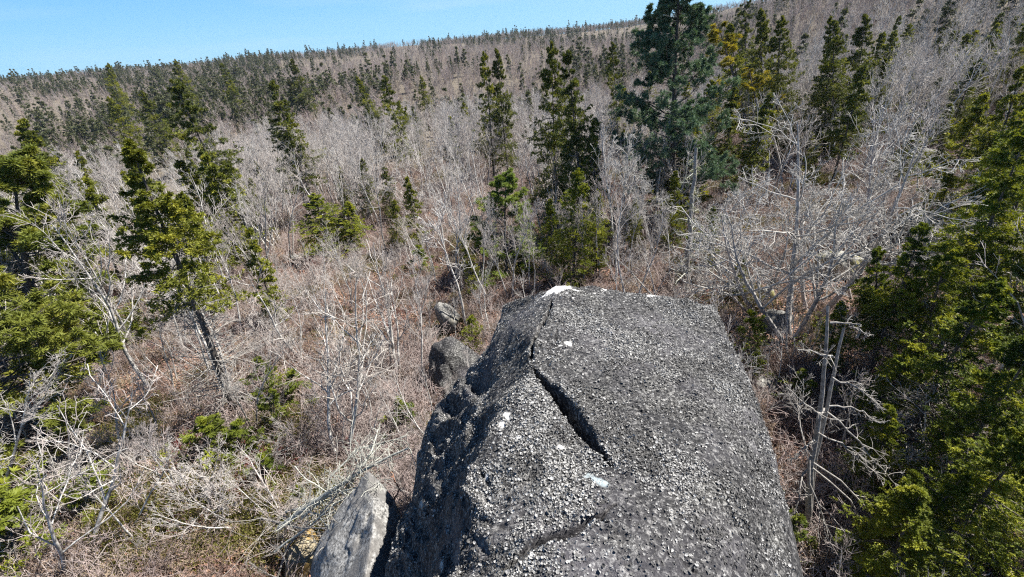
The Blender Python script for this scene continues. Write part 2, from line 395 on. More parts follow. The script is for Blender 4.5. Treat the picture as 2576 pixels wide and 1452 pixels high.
# ------------------------------------------------------------------ scatter: one object that instances pieces of its own mesh
def scatter(name, protos, pts, rots, scales, pid, label, cat, smooth=True, kind='stuff', parent=None):
    """protos: list of (raw, mats)"""
    mats = []; V = []; Q = []; T = []; qm = []; tm = []; ids = []; off = 0
    for k, (raw, ms) in enumerate(protos):
        v, q, t, a, b = raw; mo = []
        for x in ms:
            if x not in mats: mats.append(x)
            mo.append(mats.index(x))
        mo = np.array(mo)
        V.append(v); Q.append(q+off); T.append(t+off); qm.append(mo[a] if len(a) else a); tm.append(mo[b] if len(b) else b)
        ids.append(np.full(len(v), k)); off += len(v)
    nproto = off
    V.append(np.asarray(pts)); ids.append(np.full(len(pts), -1))
    me = make_mesh(name, (np.concatenate(V), np.concatenate(Q), np.concatenate(T), np.concatenate(qm), np.concatenate(tm)), mats, smooth)
    a = me.attributes.new('pid', 'INT', 'POINT'); a.data.foreach_set('value', np.concatenate(ids).astype(np.int32))
    z = np.zeros((nproto, 3))
    a = me.attributes.new('irot', 'FLOAT_VECTOR', 'POINT'); a.data.foreach_set('vector', np.concatenate([z, rots]).astype(np.float32).ravel())
    a = me.attributes.new('iscl', 'FLOAT_VECTOR', 'POINT'); a.data.foreach_set('vector', np.concatenate([z, scales]).astype(np.float32).ravel())
    a = me.attributes.new('kid', 'INT', 'POINT'); a.data.foreach_set('value', np.concatenate([np.full(nproto, -5), pid]).astype(np.int32))
    o = link(name, me, parent, kind=kind, label=label, category=cat)
    g = bpy.data.node_groups.new('scatter_'+name, 'GeometryNodeTree')
    g.interface.new_socket('Geometry', in_out='INPUT', socket_type='NodeSocketGeometry'); g.interface.new_socket('Geometry', in_out='OUTPUT', socket_type='NodeSocketGeometry')
    N = g.nodes; Lk = g.links
    gi = N.new('NodeGroupInput'); go = N.new('NodeGroupOutput'); jn = N.new('GeometryNodeJoinGeometry')
    def named(nm, ty):
        x = N.new('GeometryNodeInputNamedAttribute'); x.data_type = ty; x.inputs[0].default_value = nm
        return next(s for s in x.outputs if s.enabled and s.name == 'Attribute')
    def eq(sock, v):
        c = N.new('FunctionNodeCompare'); c.data_type = 'INT'; c.operation = 'EQUAL'
        ins = [s for s in c.inputs if s.enabled and s.type == 'INT']; Lk.new(sock, ins[0]); ins[1].default_value = v
        return c.outputs[0]
    def sep(v):
        s = N.new('GeometryNodeSeparateGeometry'); s.domain = 'POINT'
        Lk.new(gi.outputs[0], s.inputs[0]); Lk.new(eq(named('pid', 'INT'), v), s.inputs[1]); return s.outputs[0]
    P = sep(-1)
    rv = named('irot', 'FLOAT_VECTOR'); sv = named('iscl', 'FLOAT_VECTOR'); kv = named('kid', 'INT')
    e2r = N.new('FunctionNodeEulerToRotation'); Lk.new(rv, e2r.inputs[0])
    for k in range(len(protos)):
        ins = N.new('GeometryNodeInstanceOnPoints')
        Lk.new(P, ins.inputs['Points']); Lk.new(eq(kv, k), ins.inputs['Selection']); Lk.new(sep(k), ins.inputs['Instance'])
        Lk.new(e2r.outputs[0], ins.inputs['Rotation']); Lk.new(sv, ins.inputs['Scale']); Lk.new(ins.outputs[0], jn.inputs[0])
    Lk.new(jn.outputs[0], go.inputs[0])
    md = o.modifiers.new('scatter', 'NODES'); md.node_group = g
    return o

# ------------------------------------------------------------------ ground
def ground():
    rr = np.concatenate([[0], np.geomspace(.6, 4000, 250)]); ns = 420
    th = np.linspace(0, 2*math.pi, ns, endpoint=False)
    X = rr[:, None]*np.sin(th)[None]; Y = rr[:, None]*np.cos(th)[None]; Z = terrain(X, Y)
    V = np.stack([X, Y, Z], -1).reshape(-1, 3); n = len(rr)
    i = np.arange(n-1)[:, None]*ns; j = np.arange(ns)[None]; j2 = (j+1) % ns
    Q = np.stack([i+j, i+ns+j, i+ns+j2, i+j2], -1).reshape(-1, 4)
    mt, nt, b = newmat('leaf_litter_ground')
    n1 = noise(nt, .35, 4, .6); n2 = noise(nt, 9, 6, .75); n3 = noise(nt, 1.6, 4, .6)
    c = ramp(nt, n2, [(.35, (.035, .022, .016)), (.5, (.110, .078, .058)), (.62, (.215, .165, .135))])
    c2 = ramp(nt, n2, [(.35, (.03, .03, .022)), (.5, (.085, .085, .045)), (.66, (.17, .16, .09))])
    c = mix(nt, ramp(nt, n1, [(.5, (0, 0, 0)), (.62, (.7, .7, .7))]), c, c2)
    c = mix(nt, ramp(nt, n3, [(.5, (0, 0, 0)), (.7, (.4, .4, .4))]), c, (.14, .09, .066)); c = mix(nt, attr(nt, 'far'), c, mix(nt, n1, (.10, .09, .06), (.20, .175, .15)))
    nt.links.new(c, b.inputs['Base Color']); b.inputs['Roughness'].default_value = .95; b.inputs['Specular IOR Level'].default_value = .1
    bump(nt, b, n2, 1, .12)
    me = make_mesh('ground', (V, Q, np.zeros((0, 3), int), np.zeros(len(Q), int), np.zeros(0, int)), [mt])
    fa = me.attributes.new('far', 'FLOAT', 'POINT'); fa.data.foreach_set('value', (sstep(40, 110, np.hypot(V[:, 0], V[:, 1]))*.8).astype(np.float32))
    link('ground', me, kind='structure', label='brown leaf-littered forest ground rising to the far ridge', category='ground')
ground()

# ------------------------------------------------------------------ big boulder
CT = [ # px, py, z
 (1395,712,8.75),(1500,716,8.55),(1600,734,8.30),(1700,738,8.2),(1800,757,7.85),
 (1822,800,7.85),(1855,880,7.85),(1893,965,7.85),(1930,1080,7.8),(1960,1160,7.75),(1990,1270,7.75),(2012,1360,7.75),(2035,1470,7.75),(2060,1640,7.7),
 (1500,800,8.85),(1450,900,9.0),(1600,850,8.75),(1600,980,9.0),(1740,980,8.75),(1500,1100,9.15),(1700,1180,9.05),(1400,1200,9.2),(1600,1350,9.3),(1300,1350,9.2),(1850,1300,8.65),(1850,1100,8.6),(1400,1500,9.3),(1800,1550,8.9),
 (1385,765,8.9),(1345,850,9.02),(1335,930,9.15),(1290,1010,9.15),(1235,1070,9.1),(1180,1170,9.05),(1165,1290,8.95),(1150,1452,8.95),(1150,1600,8.9),
 (1265,760,7.7),(1250,810,7.45),(1215,870,7.2),(1170,930,6.7),(1110,990,6.4),(1075,1050,6.1),(1040,1130,5.8),(1038,1200,5.5),(1000,1310,5.3),(968,1400,5.2),(950,1480,5.2),(930,1640,5.2),
 (1290,830,8.35),(1250,950,8.05),(1185,1050,7.7),(1110,1170,7.1),(1085,1300,6.8),(1065,1452,6.6)]
OUT = [(1395,712),(1500,716),(1600,734),(1700,738),(1800,757),(1822,800),(1855,880),(1893,965),(1930,1080),(1960,1160),(1990,1270),(2012,1360),(2035,1470),(2060,1640)]
OUTL = [(950,1480),(968,1400),(1000,1310),(1038,1200),(1040,1130),(1075,1050),(1110,990),(1170,930),(1215,870),(1250,810),(1265,760)]
zof = {(a, b): c for a, b, c in CT}
cp = np.array([at_z(a, b, c) for a, b, c in CT])
outl = [at_z(a, b, zof[(a, b)])[:2] for a, b in OUT]
bl = at_z(930, 1640, 5.2)[:2]; br = outl[-1]
back = [np.array([br[0]-.2, -1.6]), np.array([br[0]-1.2, -3.0]), np.array([0.2, -3.6]), np.array([bl[0]+.8, -2.8]), np.array([bl[0]+.1, -1.2])]
poly = np.array(outl+back+[bl]+[at_z(a, b, zof[(a, b)])[:2] for a, b in OUTL])
xb = np.vstack([cp, [[2.9, -1.4, 7.5], [1.4, -2.8, 7.3], [0.2, -3.4, 7.2], [-1.4, -2.6, 6.8], [0.5, -.8, 9.0]]])

def tps_fit(P, Z, lam=.01):
    d = np.linalg.norm(P[:, None]-P[None], axis=2); K = np.where(d > 0, d*d*np.log(d+1e-12), 0)+lam*np.eye(len(P))
    A = np.hstack([np.ones((len(P), 1)), P]); M = np.block([[K, A], [A.T, np.zeros((3, 3))]])
    return np.linalg.solve(M, np.concatenate([Z, np.zeros(3)]))
TPS = tps_fit(xb[:, :2], xb[:, 2])
def tps(p):
    out = np.zeros(len(p)); 
    for s in range(0, len(p), 20000):
        q = p[s:s+20000]; d = np.linalg.norm(q[:, None]-xb[None, :, :2], axis=2); K = np.where(d > 0, d*d*np.log(d+1e-12), 0)
        out[s:s+20000] = K@TPS[:-3]+TPS[-3]+q@TPS[-2:]
    return out
def lin_interp(p):
    from mathutils.geometry import delaunay_2d_cdt
    nn = len(xb); key = {(a, b): i for i, (a, b, c) in enumerate(CT)}
    ch = [(1395,712),(1385,765),(1345,850),(1335,930),(1290,1010),(1235,1070),(1180,1170),(1165,1290),(1150,1452),(1150,1600)]
    ed = [(key[ch[i]], key[ch[i+1]]) for i in range(len(ch)-1)]
    vs, es, fs, ov, oe, of = delaunay_2d_cdt([Vector(q[:2]) for q in xb], ed, [], 0, 1e-5)
    zz = []
    for i, v in enumerate(vs): zz.append(xb[ov[i][0]][2] if ov[i] else tps(np.array([[v[0], v[1]]]))[0])
    out = np.full(len(p), np.nan); V2 = np.array([[v[0], v[1]] for v in vs])
    for f in fs:
        a, b, c = V2[f[0]], V2[f[1]], V2[f[2]]; lo = np.minimum(np.minimum(a, b), c)-1e-6; hi = np.maximum(np.maximum(a, b), c)+1e-6
        m_ = np.nonzero((p[:, 0] >= lo[0]) & (p[:, 0] <= hi[0]) & (p[:, 1] >= lo[1]) & (p[:, 1] <= hi[1]))[0]
        if not len(m_): continue
        q = p[m_]; D = (b[0]-a[0])*(c[1]-a[1])-(c[0]-a[0])*(b[1]-a[1])
        if abs(D) < 1e-9: continue
        u = ((q[:, 0]-a[0])*(c[1]-a[1])-(c[0]-a[0])*(q[:, 1]-a[1]))/D; v = ((b[0]-a[0])*(q[:, 1]-a[1])-(q[:, 0]-a[0])*(b[1]-a[1]))/D
        k_ = (u >= -1e-4) & (v >= -1e-4) & (u+v <= 1.0001); out[m_[k_]] = (zz[f[0]]*(1-u-v)+zz[f[1]]*u+zz[f[2]]*v)[k_]
    return out
def seg_dist(p, line):
    best = np.full(len(p), 1e9); near = np.zeros((len(p), 2)); side = np.zeros(len(p)); par = np.zeros(len(p))
    for i in range(len(line)-1):
        a, b = line[i], line[i+1]; ab = b-a; t = np.clip(((p-a)@ab)/(ab@ab), 0, 1); q = a+t[:, None]*ab
        d = np.linalg.norm(p-q, axis=1); m_ = d < best
        best = np.where(m_, d, best); near[m_] = q[m_]; side = np.where(m_, np.sign(ab[0]*(p[:, 1]-a[1])-ab[1]*(p[:, 0]-a[0])), side)
        par = np.where(m_, (i+t)/(len(line)-1), par)
    return best, near, side, par
def inside(p, poly):
    c = np.zeros(len(p), bool); n = len(poly)
    for i in range(n):
        a = poly[i]; b = poly[(i+1) % n]
        cond = ((a[1] > p[:, 1]) != (b[1] > p[:, 1])); x = (b[0]-a[0])*(p[:, 1]-a[1])/(b[1]-a[1]+1e-12)+a[0]
        c ^= cond & (p[:, 0] < x)
    return c
def pl(pts, z=9.): return np.array([at_z(a, b, z)[:2] for a, b in pts])
CRACKS = [ # line, width, depth, step(one side raised)
 (pl([(1338,925),(1375,975),(1415,1020),(1455,1075),(1495,1130),(1535,1185)], 9.05), .052, .50, .13),
 (pl([(1262,1440),(1300,1410),(1345,1382),(1400,1352),(1450,1335),(1500,1310),(1545,1280)], 9.2), .028, .5, 0),
 (pl([(1500,1310),(1525,1325)], 9.2), .02, .08, 0),
 (pl([(1390,745),(1380,790),(1350,850),(1336,925)], 8.95), .035, .25, .10),
 (pl([(1965,1072),(1920,1072),(1880,1088),(1840,1110)], 8.3), .016, .2, 0),
 (pl([(1345,880),(1390,885)], 9.0), .03, .08, 0), (pl([(1400,820),(1398,880)], 9.0), .02, .05, 0),
 (pl([(1200,1290),(1250,1330),(1290,1345)], 9.1), .04, .06, 0), (pl([(1185,1330),(1215,1380),(1240,1400)], 9.1), .03, .06, 0),
 (pl([(1200,1180),(1235,1230)], 9.1), .03, .06, 0), (pl([(1700,1400),(1760,1440)], 9.1), .04, .06, 0), (pl([(1160,1240),(1175,1300)], 9.), .04, .08, 0)]
WHITES = [(1403,718,34,8.75),(1420,722,20,8.7),(1276,1055,14,9.1),(1265,1070,10,9.1),(1432,868,9,9),(1440,995,9,9),(1215,1200,9,9.1),(1412,1120,10,9.2),(1640,735,20,8.25),(1300,1140,12,9.1),(1520,720,14,8.5),(1600,730,12,8.3)]
BLUES = [(1408,1125,16),(1222,1200,14),(1495,1205,14),(1520,1215,12),(1432,852,10),(1060,1270,12),(1055,1400,16),(1110,1420,10),(1310,1085,8)]

def build_boulder():
    st = .019
    x0, x1 = poly[:, 0].min()-1.9, poly[:, 0].max()+1.6; y0, y1 = poly[:, 1].min()-1.6, poly[:, 1].max()+1.7
    xs = np.arange(x0, x1, st); ys = np.concatenate([np.arange(y0, .6, .07), np.arange(.6, y1, st)]); X, Y = np.meshgrid(xs, ys)
    p = np.stack([X.ravel(), Y.ravel()], 1)
    pw = p + np.stack([fnoise(p[:, 0]*1.1, p[:, 1]*1.1, 4, 31), fnoise(p[:, 0]*1.1+9, p[:, 1]*1.1, 4, 37)], 1)*.10
    d, near, _, _ = seg_dist(pw, np.vstack([poly, poly[:1]])); ins = inside(pw, poly)
    q = np.where(ins[:, None], pw, near)
    z = tps(q); zl = lin_interp(q); z = np.where(np.isnan(zl), z, .85*np.nan_to_num(zl)+.15*z)
    left = sstep(.3, -.6, q[:, 0]-(-.6))
    drop_in = .15*np.exp(-d/.07)
    slope = 4.5-1.0*left
    drop_out = .15+slope*d+.35*np.sqrt(np.maximum(d, 0))
    z = z-np.where(ins, drop_in, drop_out)
    z = z+fnoise(p[:, 0]*.8, p[:, 1]*.8, 3, 41)*.07+fnoise(p[:, 0]*3.1, p[:, 1]*3.1, 4, 43)*.075+fnoise(p[:, 0]*9, p[:, 1]*9, 3, 47)*.030
    # rough vertical ledges on the shaded flank
    z = z+left*np.where(ins, 1, 1.6)*(np.abs(fnoise(p[:, 0]*1.6+p[:, 1]*.7, p[:, 1]*.9, 4, 53))*-.75)
    crk = np.zeros(len(p))
    pj = p+np.stack([fnoise(p[:, 0]*2.5, p[:, 1]*2.5, 4, 61), fnoise(p[:, 0]*2.5, p[:, 1]*2.5+7, 4, 67)], 1)*.07
    for line, wd, dp, stp in CRACKS:
        dd, _, sd, par = seg_dist(pj, line); wv = wd*(.18+1.2*np.sin(np.clip(par, 0, 1)*math.pi))
        e = np.exp(-(dd/wv)**2); z -= dp*e; crk = np.maximum(crk, e)
        if stp: z += stp*np.exp(-dd/.5)*(sd > 0)*(np.sin(par*math.pi))
    g = terrain(p[:, 0], p[:, 1])-.5
    z = np.maximum(z, g)
    # the wall leans irregularly: horizontal jitter that grows below the rim
    below = np.clip((6.5-z)/6.5, 0, 1)
    V = np.stack([p[:, 0]+fnoise(z*1.1, p[:, 1]*1.2, 3, 71)*.5*below, p[:, 1]+fnoise(z*1.1+5, p[:, 0]*1.2, 3, 73)*.5*below, z], 1)
    nx, ny = len(xs), len(ys)
    i = np.arange(ny-1)[:, None]*nx; j = np.arange(nx-1)[None]
    Q = np.stack([i+j, i+j+1, i+nx+j+1, i+nx+j], -1).reshape(-1, 4)
    keepf = (V[Q, 2] > (g[Q]+.05)).any(1); Q = Q[keepf]
    used = np.unique(Q); remap = np.full(len(V), -1); remap[used] = np.arange(len(used))
    V = V[used]; Q = remap[Q]; crk = crk[used]; p = p[used]
    wh = np.zeros(len(V)); bu = np.zeros(len(V))
    pr = project(V)
    for a, b, s, zz in WHITES:
        c = at_z(a, b, zz); rad = s/FPX*np.linalg.norm(c-CAM)
        dd = np.linalg.norm(V-c, axis=1)*(1+fnoise(V[:, 0]*9, V[:, 1]*9, 3, 81)*1.2); wh = np.maximum(wh, sstep(rad*1.25, rad*.6, dd))
    for a, b, s in BLUES:
        k = np.argmin((pr[:, 0]-a)**2+(pr[:, 1]-b)**2-V[:, 2]*0); c = V[k]; rad = s/FPX*np.linalg.norm(c-CAM)
        dd = np.linalg.norm(V-c, axis=1)*(1+fnoise(V[:, 0]*12, V[:, 1]*12, 3, 83)*1.2); bu = np.maximum(bu, sstep(rad*1.2, rad*.6, dd))
    mt, nt, b = newmat('lichen_covered_granite')
    n1 = noise(nt, 17, 5, .72, dist=.4); n2 = noise(nt, 1.1, 4, .6); n3 = noise(nt, 60, 3, .7); n4 = noise(nt, .5, 3, .5)
    c = ramp(nt, n1, [(.43, (.018, .018, .018)), (.51, (.075, .074, .071)), (.58, (.22, .218, .21)), (.68, (.43, .428, .41))])
    cd = ramp(nt, n1, [(.42, (.016, .016, .018)), (.54, (.062, .061, .062)), (.64, (.24, .235, .23)), (.75, (.34, .335, .32))])
    c = mix(nt, ramp(nt, n2, [(.42, (0, 0, 0)), (.52, (1, 1, 1))]), c, cd)
    c = mix(nt, ramp(nt, n4, [(.5, (0, 0, 0)), (.7, (.35, .35, .35))]), c, (.20, .19, .215))
    c = mix(nt, attr(nt, 'blue'), c, (.36, .42, .44))
    c = mix(nt, attr(nt, 'white'), c, (.80, .79, .77))
    nt.links.new(c, b.inputs['Base Color']); b.inputs['Roughness'].default_value = .85; b.inputs['Specular IOR Level'].default_value = .25
    bump(nt, b, n1, 1.0, .05)
    me = make_mesh('boulder', (V, Q, np.zeros((0, 3), int), np.zeros(len(Q), int), np.zeros(0, int)), [mt])
    for nm, arr in (('white', wh), ('blue', bu)):
        a = me.attributes.new(nm, 'FLOAT', 'POINT'); a.data.foreach_set('value', arr.astype(np.float32))
    o = link('boulder', me, label='huge grey lichen-covered boulder with dark diagonal crack filling the foreground', category='boulder')
    return o, me, V, crk, wh+bu, mt
boulder, bme, bV, bcrk, bwh, M_rock = build_boulder()
def near_poly(x, y, marg):
    pp = np.stack([x, y], 1); d, _, _, _ = seg_dist(pp, np.vstack([poly, poly[:1]])); return inside(pp, poly) | (d < marg)

# curled lichen plates on the boulder
def lichen():
    nv = np.zeros(len(bV)*3, dtype=np.float32); bme.vertices.foreach_get('normal', nv); nv = nv.reshape(-1, 3)
    dens = fnoise(bV[:, 0]*.9, bV[:, 1]*.9, 3, 91)
    w_ = (np.abs(nv[:, 2]) > .30)*(bcrk < .3)*np.clip((np.abs(nv[:, 2])-.42)*4, 0, 1)*(bwh < .2)*(bV[:, 2] > 3)*(.12+2.4*np.clip(dens+.5*fnoise(bV[:, 0]*3.2, bV[:, 1]*3.2, 3, 97)+.12, 0, 1))*(bV[:, 1] > 0)
    lum = vnoise(bV[:, 0]*2, bV[:, 1]*2, 95)
    N = 150000; idx = rng.choice(len(bV), N, p=w_/w_.sum())
    pts = bV[idx]+rng.normal(size=(N, 3))*.012; nn = nv[idx]*np.sign(nv[idx][:, 2:3]+1e-6)
    nn = unit(nn+rng.normal(size=(N, 3))*.38)
    # euler: rotate z to nn with random spin
    rx = np.arccos(np.clip(nn[:, 2], -1, 1)); rz = np.arctan2(nn[:, 0], -nn[:, 1])
    rots = np.stack([rx, np.zeros(N), rz], 1)
    protos = []
    def pm(name, a, b_):
        mt, nt, b = newmat(name); n = noise(nt, 25, 3, .6); g = nt.nodes.new('ShaderNodeNewGeometry')
        c = mix(nt, orand(nt), a, b_); nt.links.new(c, b.inputs['Base Color']); b.inputs['Roughness'].default_value = .8; return mt
    ml = pm('pale_lichen_plate', (.41, .407, .395), (.19, .188, .186)); md = pm('black_lichen_plate', (.030, .029, .029), (.11, .108, .105))
    for k in range(6):
        m_ = MB(); n = 7; a = np.sort(rng.uniform(0, 6.28, n)) if False else np.arange(n)*6.283/n
        rad = rng.uniform(.35, 1.3, n); zz = rng.uniform(-.1, .8, n)
        ring = np.stack([np.cos(a)*rad, np.sin(a)*rad, zz], 1); c = np.array([0, 0, .02])
        tri = np.stack([np.repeat(c[None], n, 0), ring, np.roll(ring, -1, 0)], 1); m_.tris(tri*.0135)
        protos.append((m_.raw(), [ml if k < 4 else md]))
    sc = np.clip(np.exp(rng.normal(size=N)*.36-.22), .3, 1.7); pid = rng.integers(0, 6, N)
    pid = np.where(rng.random(N) < .22+.55*sstep(-.05, .25, lum[idx]+.6*vnoise(bV[idx, 0]*.55, bV[idx, 1]*.55, 99)), rng.integers(4, 6, N), rng.integers(0, 4, N))
    scatter('lichen', protos, pts, rots, np.repeat(sc[:, None], 3, 1), pid, None, None, smooth=False, parent=boulder)
lichen()

# ------------------------------------------------------------------ angular rocks
def rock_mesh(name, sx, sy, sz, seed, mat, sub=5, cuts=9):
    import bmesh
    bm = bmesh.new(); bmesh.ops.create_icosphere(bm, subdivisions=sub, radius=1.0)
    V = np.array([v.co[:] for v in bm.verts]); r = np.random.default_rng(seed)
    N = unit(r.normal(size=(cuts, 3))); D = r.uniform(.42, .8, cuts)
    dp = V@N.T; lim = np.where(dp > 1e-3, D[None]/np.maximum(dp, 1e-3), 9).min(1)
    V = V*np.minimum(1, lim)[:, None]
    V = V*np.array([sx, sy, sz])
    V = V*(1+.22*fnoise(V[:, 0]*1.3+V[:, 2], V[:, 1]*1.3-V[:, 2]*.6, 4, seed)[:, None]+.02*fnoise(V[:, 0]*7+V[:, 2]*5, V[:, 1]*7, 3, seed+2)[:, None])
    for v, c in zip(bm.verts, V): v.co = c
    me = bpy.data.meshes.new(name); bm.to_mesh(me); bm.free(); me.materials.append(mat)
    for p_ in me.polygons: p_.use_smooth = True
    return me
def rock_mat(name, a, b_, c_, moss=None):
    mt, nt, b = newmat(name); n1 = noise(nt, 14, 6, .72); n2 = noise(nt, 1.3, 4, .6)
    c = ramp(nt, n1, [(.38, a), (.5, b_), (.64, c_)])
    if moss: c = mix(nt, ramp(nt, n2, [(.52, (0, 0, 0)), (.6, (.85, .85, .85))]), c, moss)
    nt.links.new(c, b.inputs['Base Color']); b.inputs['Roughness'].default_value = .9; bump(nt, b, n1, .8, .04); return mt
M_rk1 = rock_mat('pale_granite', (.045, .043, .04), (.15, .147, .138), (.31, .305, .285), (.13, .12, .095))
M_rk2 = rock_mat('mossy_granite', (.10, .10, .095), (.26, .255, .235), (.42, .41, .37), (.22, .20, .05))
M_split = rock_mat('light_grey_split_granite', (.035, .035, .035), (.20, .197, .19), (.40, .395, .38), (.13, .125, .12))
RCK = []; HBOX = []
def rock(px, py, sx, sy, sz, seed, mat, label, sink=.45, rot=0, cuts=9, z=None, tilt=(0, 0), cat='rock', name='rock'):
    B = on_ground(px, py); me = rock_mesh(name, sx, sy, sz, seed, mat, 5 if sx > .7 else 4, cuts)
    RCK.append((B[0], B[1], max(sx, sy)*1.25)); HBOX.append(((px+8, py+25), (px-8, py-60), 'rock'))
    o = link(name, me, label=label, category=cat); o.location = (B[0], B[1], B[2]+sz*(1-sink)*.55 if z is None else z); o.rotation_euler = (tilt[0], tilt[1], rot)
    return o
ROCKS = []
def hull_rock(pts, mat, label, seed, amp=.2):
    import bmesh
    bm = bmesh.new(); c = np.mean(pts, 0); g = tz(c[0], c[1])-.4; P = [np.array(p) for p in pts]; P += [np.array([p[0]+(p[0]-c[0])*.12, p[1]+(p[1]-c[1])*.12, g]) for p in pts]
    for p in P: bm.verts.new(p-c)
    r = bmesh.ops.convex_hull(bm, input=bm.verts); bmesh.ops.delete(bm, geom=[v for v in bm.verts if not v.link_faces], context='VERTS')
    bmesh.ops.triangulate(bm, faces=bm.faces)
    for k in range(5): bmesh.ops.subdivide_edges(bm, edges=bm.edges, cuts=1, use_grid_fill=True)
    for k in range(3): bmesh.ops.smooth_vert(bm, verts=bm.verts, factor=.5, use_axis_x=True, use_axis_y=True, use_axis_z=True)
    for v in bm.verts:
        x_, y_, z_ = v.co; n_ = fnoise(np.array([x_*1.5+z_]), np.array([y_*1.5-z_*.7]), 5, seed)[0]; v.co *= 1+amp*2.2*n_/max(.5, v.co.length)
    bmesh.ops.recalc_face_normals(bm, faces=bm.faces)
    me = bpy.data.meshes.new('rock'); bm.to_mesh(me); bm.free(); me.materials.append(mat)
    for p_ in me.polygons: p_.use_smooth = True
    o = link('rock', me, label=label, category='rock'); o.location = c; return o
hull_rock([at_z(*p) for p in [(925, 1195, 4.5), (975, 1240, 4.2), (1000, 1330, 4.2), (985, 1480, 4.2), (940, 1300, 4.9), (900, 1600, 4.6), (770, 1500, 2.8), (800, 1350, 3.2), (870, 1245, 3.8)]],
  M_split, 'pointed pale grey rock at the left foot of the big boulder, under dead branches', 5)
rock(770, 1420, .8, 1.0, .9, 8, rock_mat('ochre_lichen_rock', (.10, .085, .05), (.24, .20, .13), (.38, .35, .27), (.30, .19, .05)), 'low ochre and cream rock tucked against the pale pointed rock')
rock(1165, 965, 1.3, 1.6, 2.0, 13, M_rock, 'low grey rock shoulder just left of the big boulder', .3)
rock(1132, 822, .95, .8, 1.2, 11, M_rk1, 'pale rounded rock behind the birch left of the big boulder', .3)
rock(1950, 815, 1.3, .9, .8, 15, M_rk1, 'pale flat slab at the foot of the spreading maple', .3)
rock(1925, 742, .55, .45, .5, 16, M_rk2, 'small yellow-grey stone left of the maple trunks')
rock(2100, 688, 1.9, 1.2, 1.2, 17, M_rk2, 'long mossy pale ledge behind the maple trunks', .4)
rock(2180, 660, 1.0, .7, .8, 18, M_rk1, 'grey stone at the right end of the mossy ledge')
rock(1930, 970, .7, .6, .4, 19, M_rk2, 'moss-covered stone low beside the right edge of the boulder')
rock(2280, 590, 1.6, 1.0, 1.2, 20, M_rk1, 'grey outcrop among the trees on the right', .5)
rock(2300, 425, 2.2, 1.2, 1.2, 21, M_rk1, 'pale outcrop halfway up the right slope', .4)
rock(2380, 855, .8, .7, 1.3, 22, M_rk1, 'upright grey rock behind the spruces at right', .3)
rock(1320, 380, 1.6, .9, 1.2, 23, M_rk1, 'pale outcrop inside the dense grey stand', .3)
rock(740, 655, .5, .4, .4, 24, M_rk1, 'small pale stone in the scrub at middle left')
rock(1680, 625, .7, .5, .5, 25, M_rk2, 'low lichen-grey stone behind the top of the big boulder')

# ------------------------------------------------------------------ plant prototypes
R_ = np.random.default_rng
def pair(gen, mats_t, mats_c, h, name_c):
    A, C = gen
    return dict(t=A.mesh('trunk', mats_t), c=C.mesh(name_c, mats_c, name_c != 'crown'), h=h, cn=name_c)
def joined(A, C, mats_a, mats_c):
    """one raw mesh of both"""
    V, Q, T, qm, tm = A.raw(); V2, Q2, T2, qm2, tm2 = C.raw(); n = len(V); o = len(mats_a)
    return (np.vstack([V, V2]), np.vstack([Q, Q2+n]), np.vstack([T, T2+n]), np.concatenate([qm, qm2+o]), np.concatenate([tm, tm2+o])), mats_a+mats_c

birchN = [pair(bare_tree(R_(100+i), 7.5, .085, stems=[1, 2, 1, 3][i], spread=.22, ang=(25, 55), up=.10, wob=.2, n1=13, n3=4, n4=2, t0=.3, len1=(.28, .55)), [M_birch], [M_birch, M_twig], 7.5, 'branches') for i in range(4)]
whiteN = [pair(bare_tree(R_(110+i), 6, .075, stems=[1, 2, 1][i], spread=.45, ang=(30, 65), up=.10, wob=.24, n1=7, n2=5, n3=3, n4=2, t0=.22, len1=(.35, .65), minr=.0085), [M_birch], [M_birch, M_twig], 6, 'branches') for i in range(3)]
slimN = [pair(bare_tree(R_(120+i), 8.5, .075, stems=[1, 1, 2, 1][i], spread=.12, ang=(18, 38), up=.14, n1=12, n2=5, n3=4, n4=3, t0=.4, len1=(.2, .42)), [M_birch], [M_grey, M_twig], 8.5, 'branches') for i in range(4)]
mapleN = [pair(bare_tree(R_(140+i), 6.5, .10, stems=[3, 2][i], spread=.5, ang=(35, 70), up=.03, wob=.24, n1=11, n2=7, n3=5, n4=2, t0=.28, len1=(.35, .64), minr=.0066), [M_grey], [M_palebranch, M_palebranch], 6.5, 'branches') for i in range(2)]
bushyN = [pair(bare_tree(R_(150+i), 3.2, .035, stems=5, spread=.55, ang=(25, 55), up=.08, wob=.2, n1=7, n2=5, n3=4, n4=2, t0=.2, len1=(.3, .55)), [M_grey], [M_grey, M_twig], 3.2, 'branches') for i in range(2)]
spruceN = [pair(spruce(R_(200+i), 9, .11, [150, 120, 160, 110][i], [.16, .30, .08, .30][i], [.21, .19, .23, .22][i], gaps=[.1, .3, .05, .35][i], W=.04, L=.10, nbl=8, bare=[.25, .5, .1, .6][i]), [M_dark, M_dead], [M_spruce], 9, 'crown') for i in range(4)]
def recol(pr, mat):
    c = pr['c'].copy(); c.materials.clear(); c.materials.append(mat); return dict(pr, c=c)
M_yspr = leaf_mat('yellow_green_spruce_needles', (.050, .070, .014), (.135, .155, .022), (.29, .285, .034), .35)
spruceHero = pair(spruce(R_(211), 9, .12, 100, .47, .185, gaps=.35, bare=1.2, W=.036, L=.10, nbl=8, droop=.07), [M_dark, M_dead], [M_yspr], 9, 'crown')
spruceD = [recol(p_, M_spruceD) for p_ in spruceN]
spruceR = [recol(p_, M_sprR) for p_ in spruceN]
smallSpruce = [pair(spruce(R_(220+i), 2.2, .03, 42, .04, .34, ntw=7, nsub=2, nbl=7, L=.075, W=.024, gaps=.1, droop=.05, bare=0), [M_dark, M_dead], [M_sprR], 2.2, 'crown') for i in range(2)]
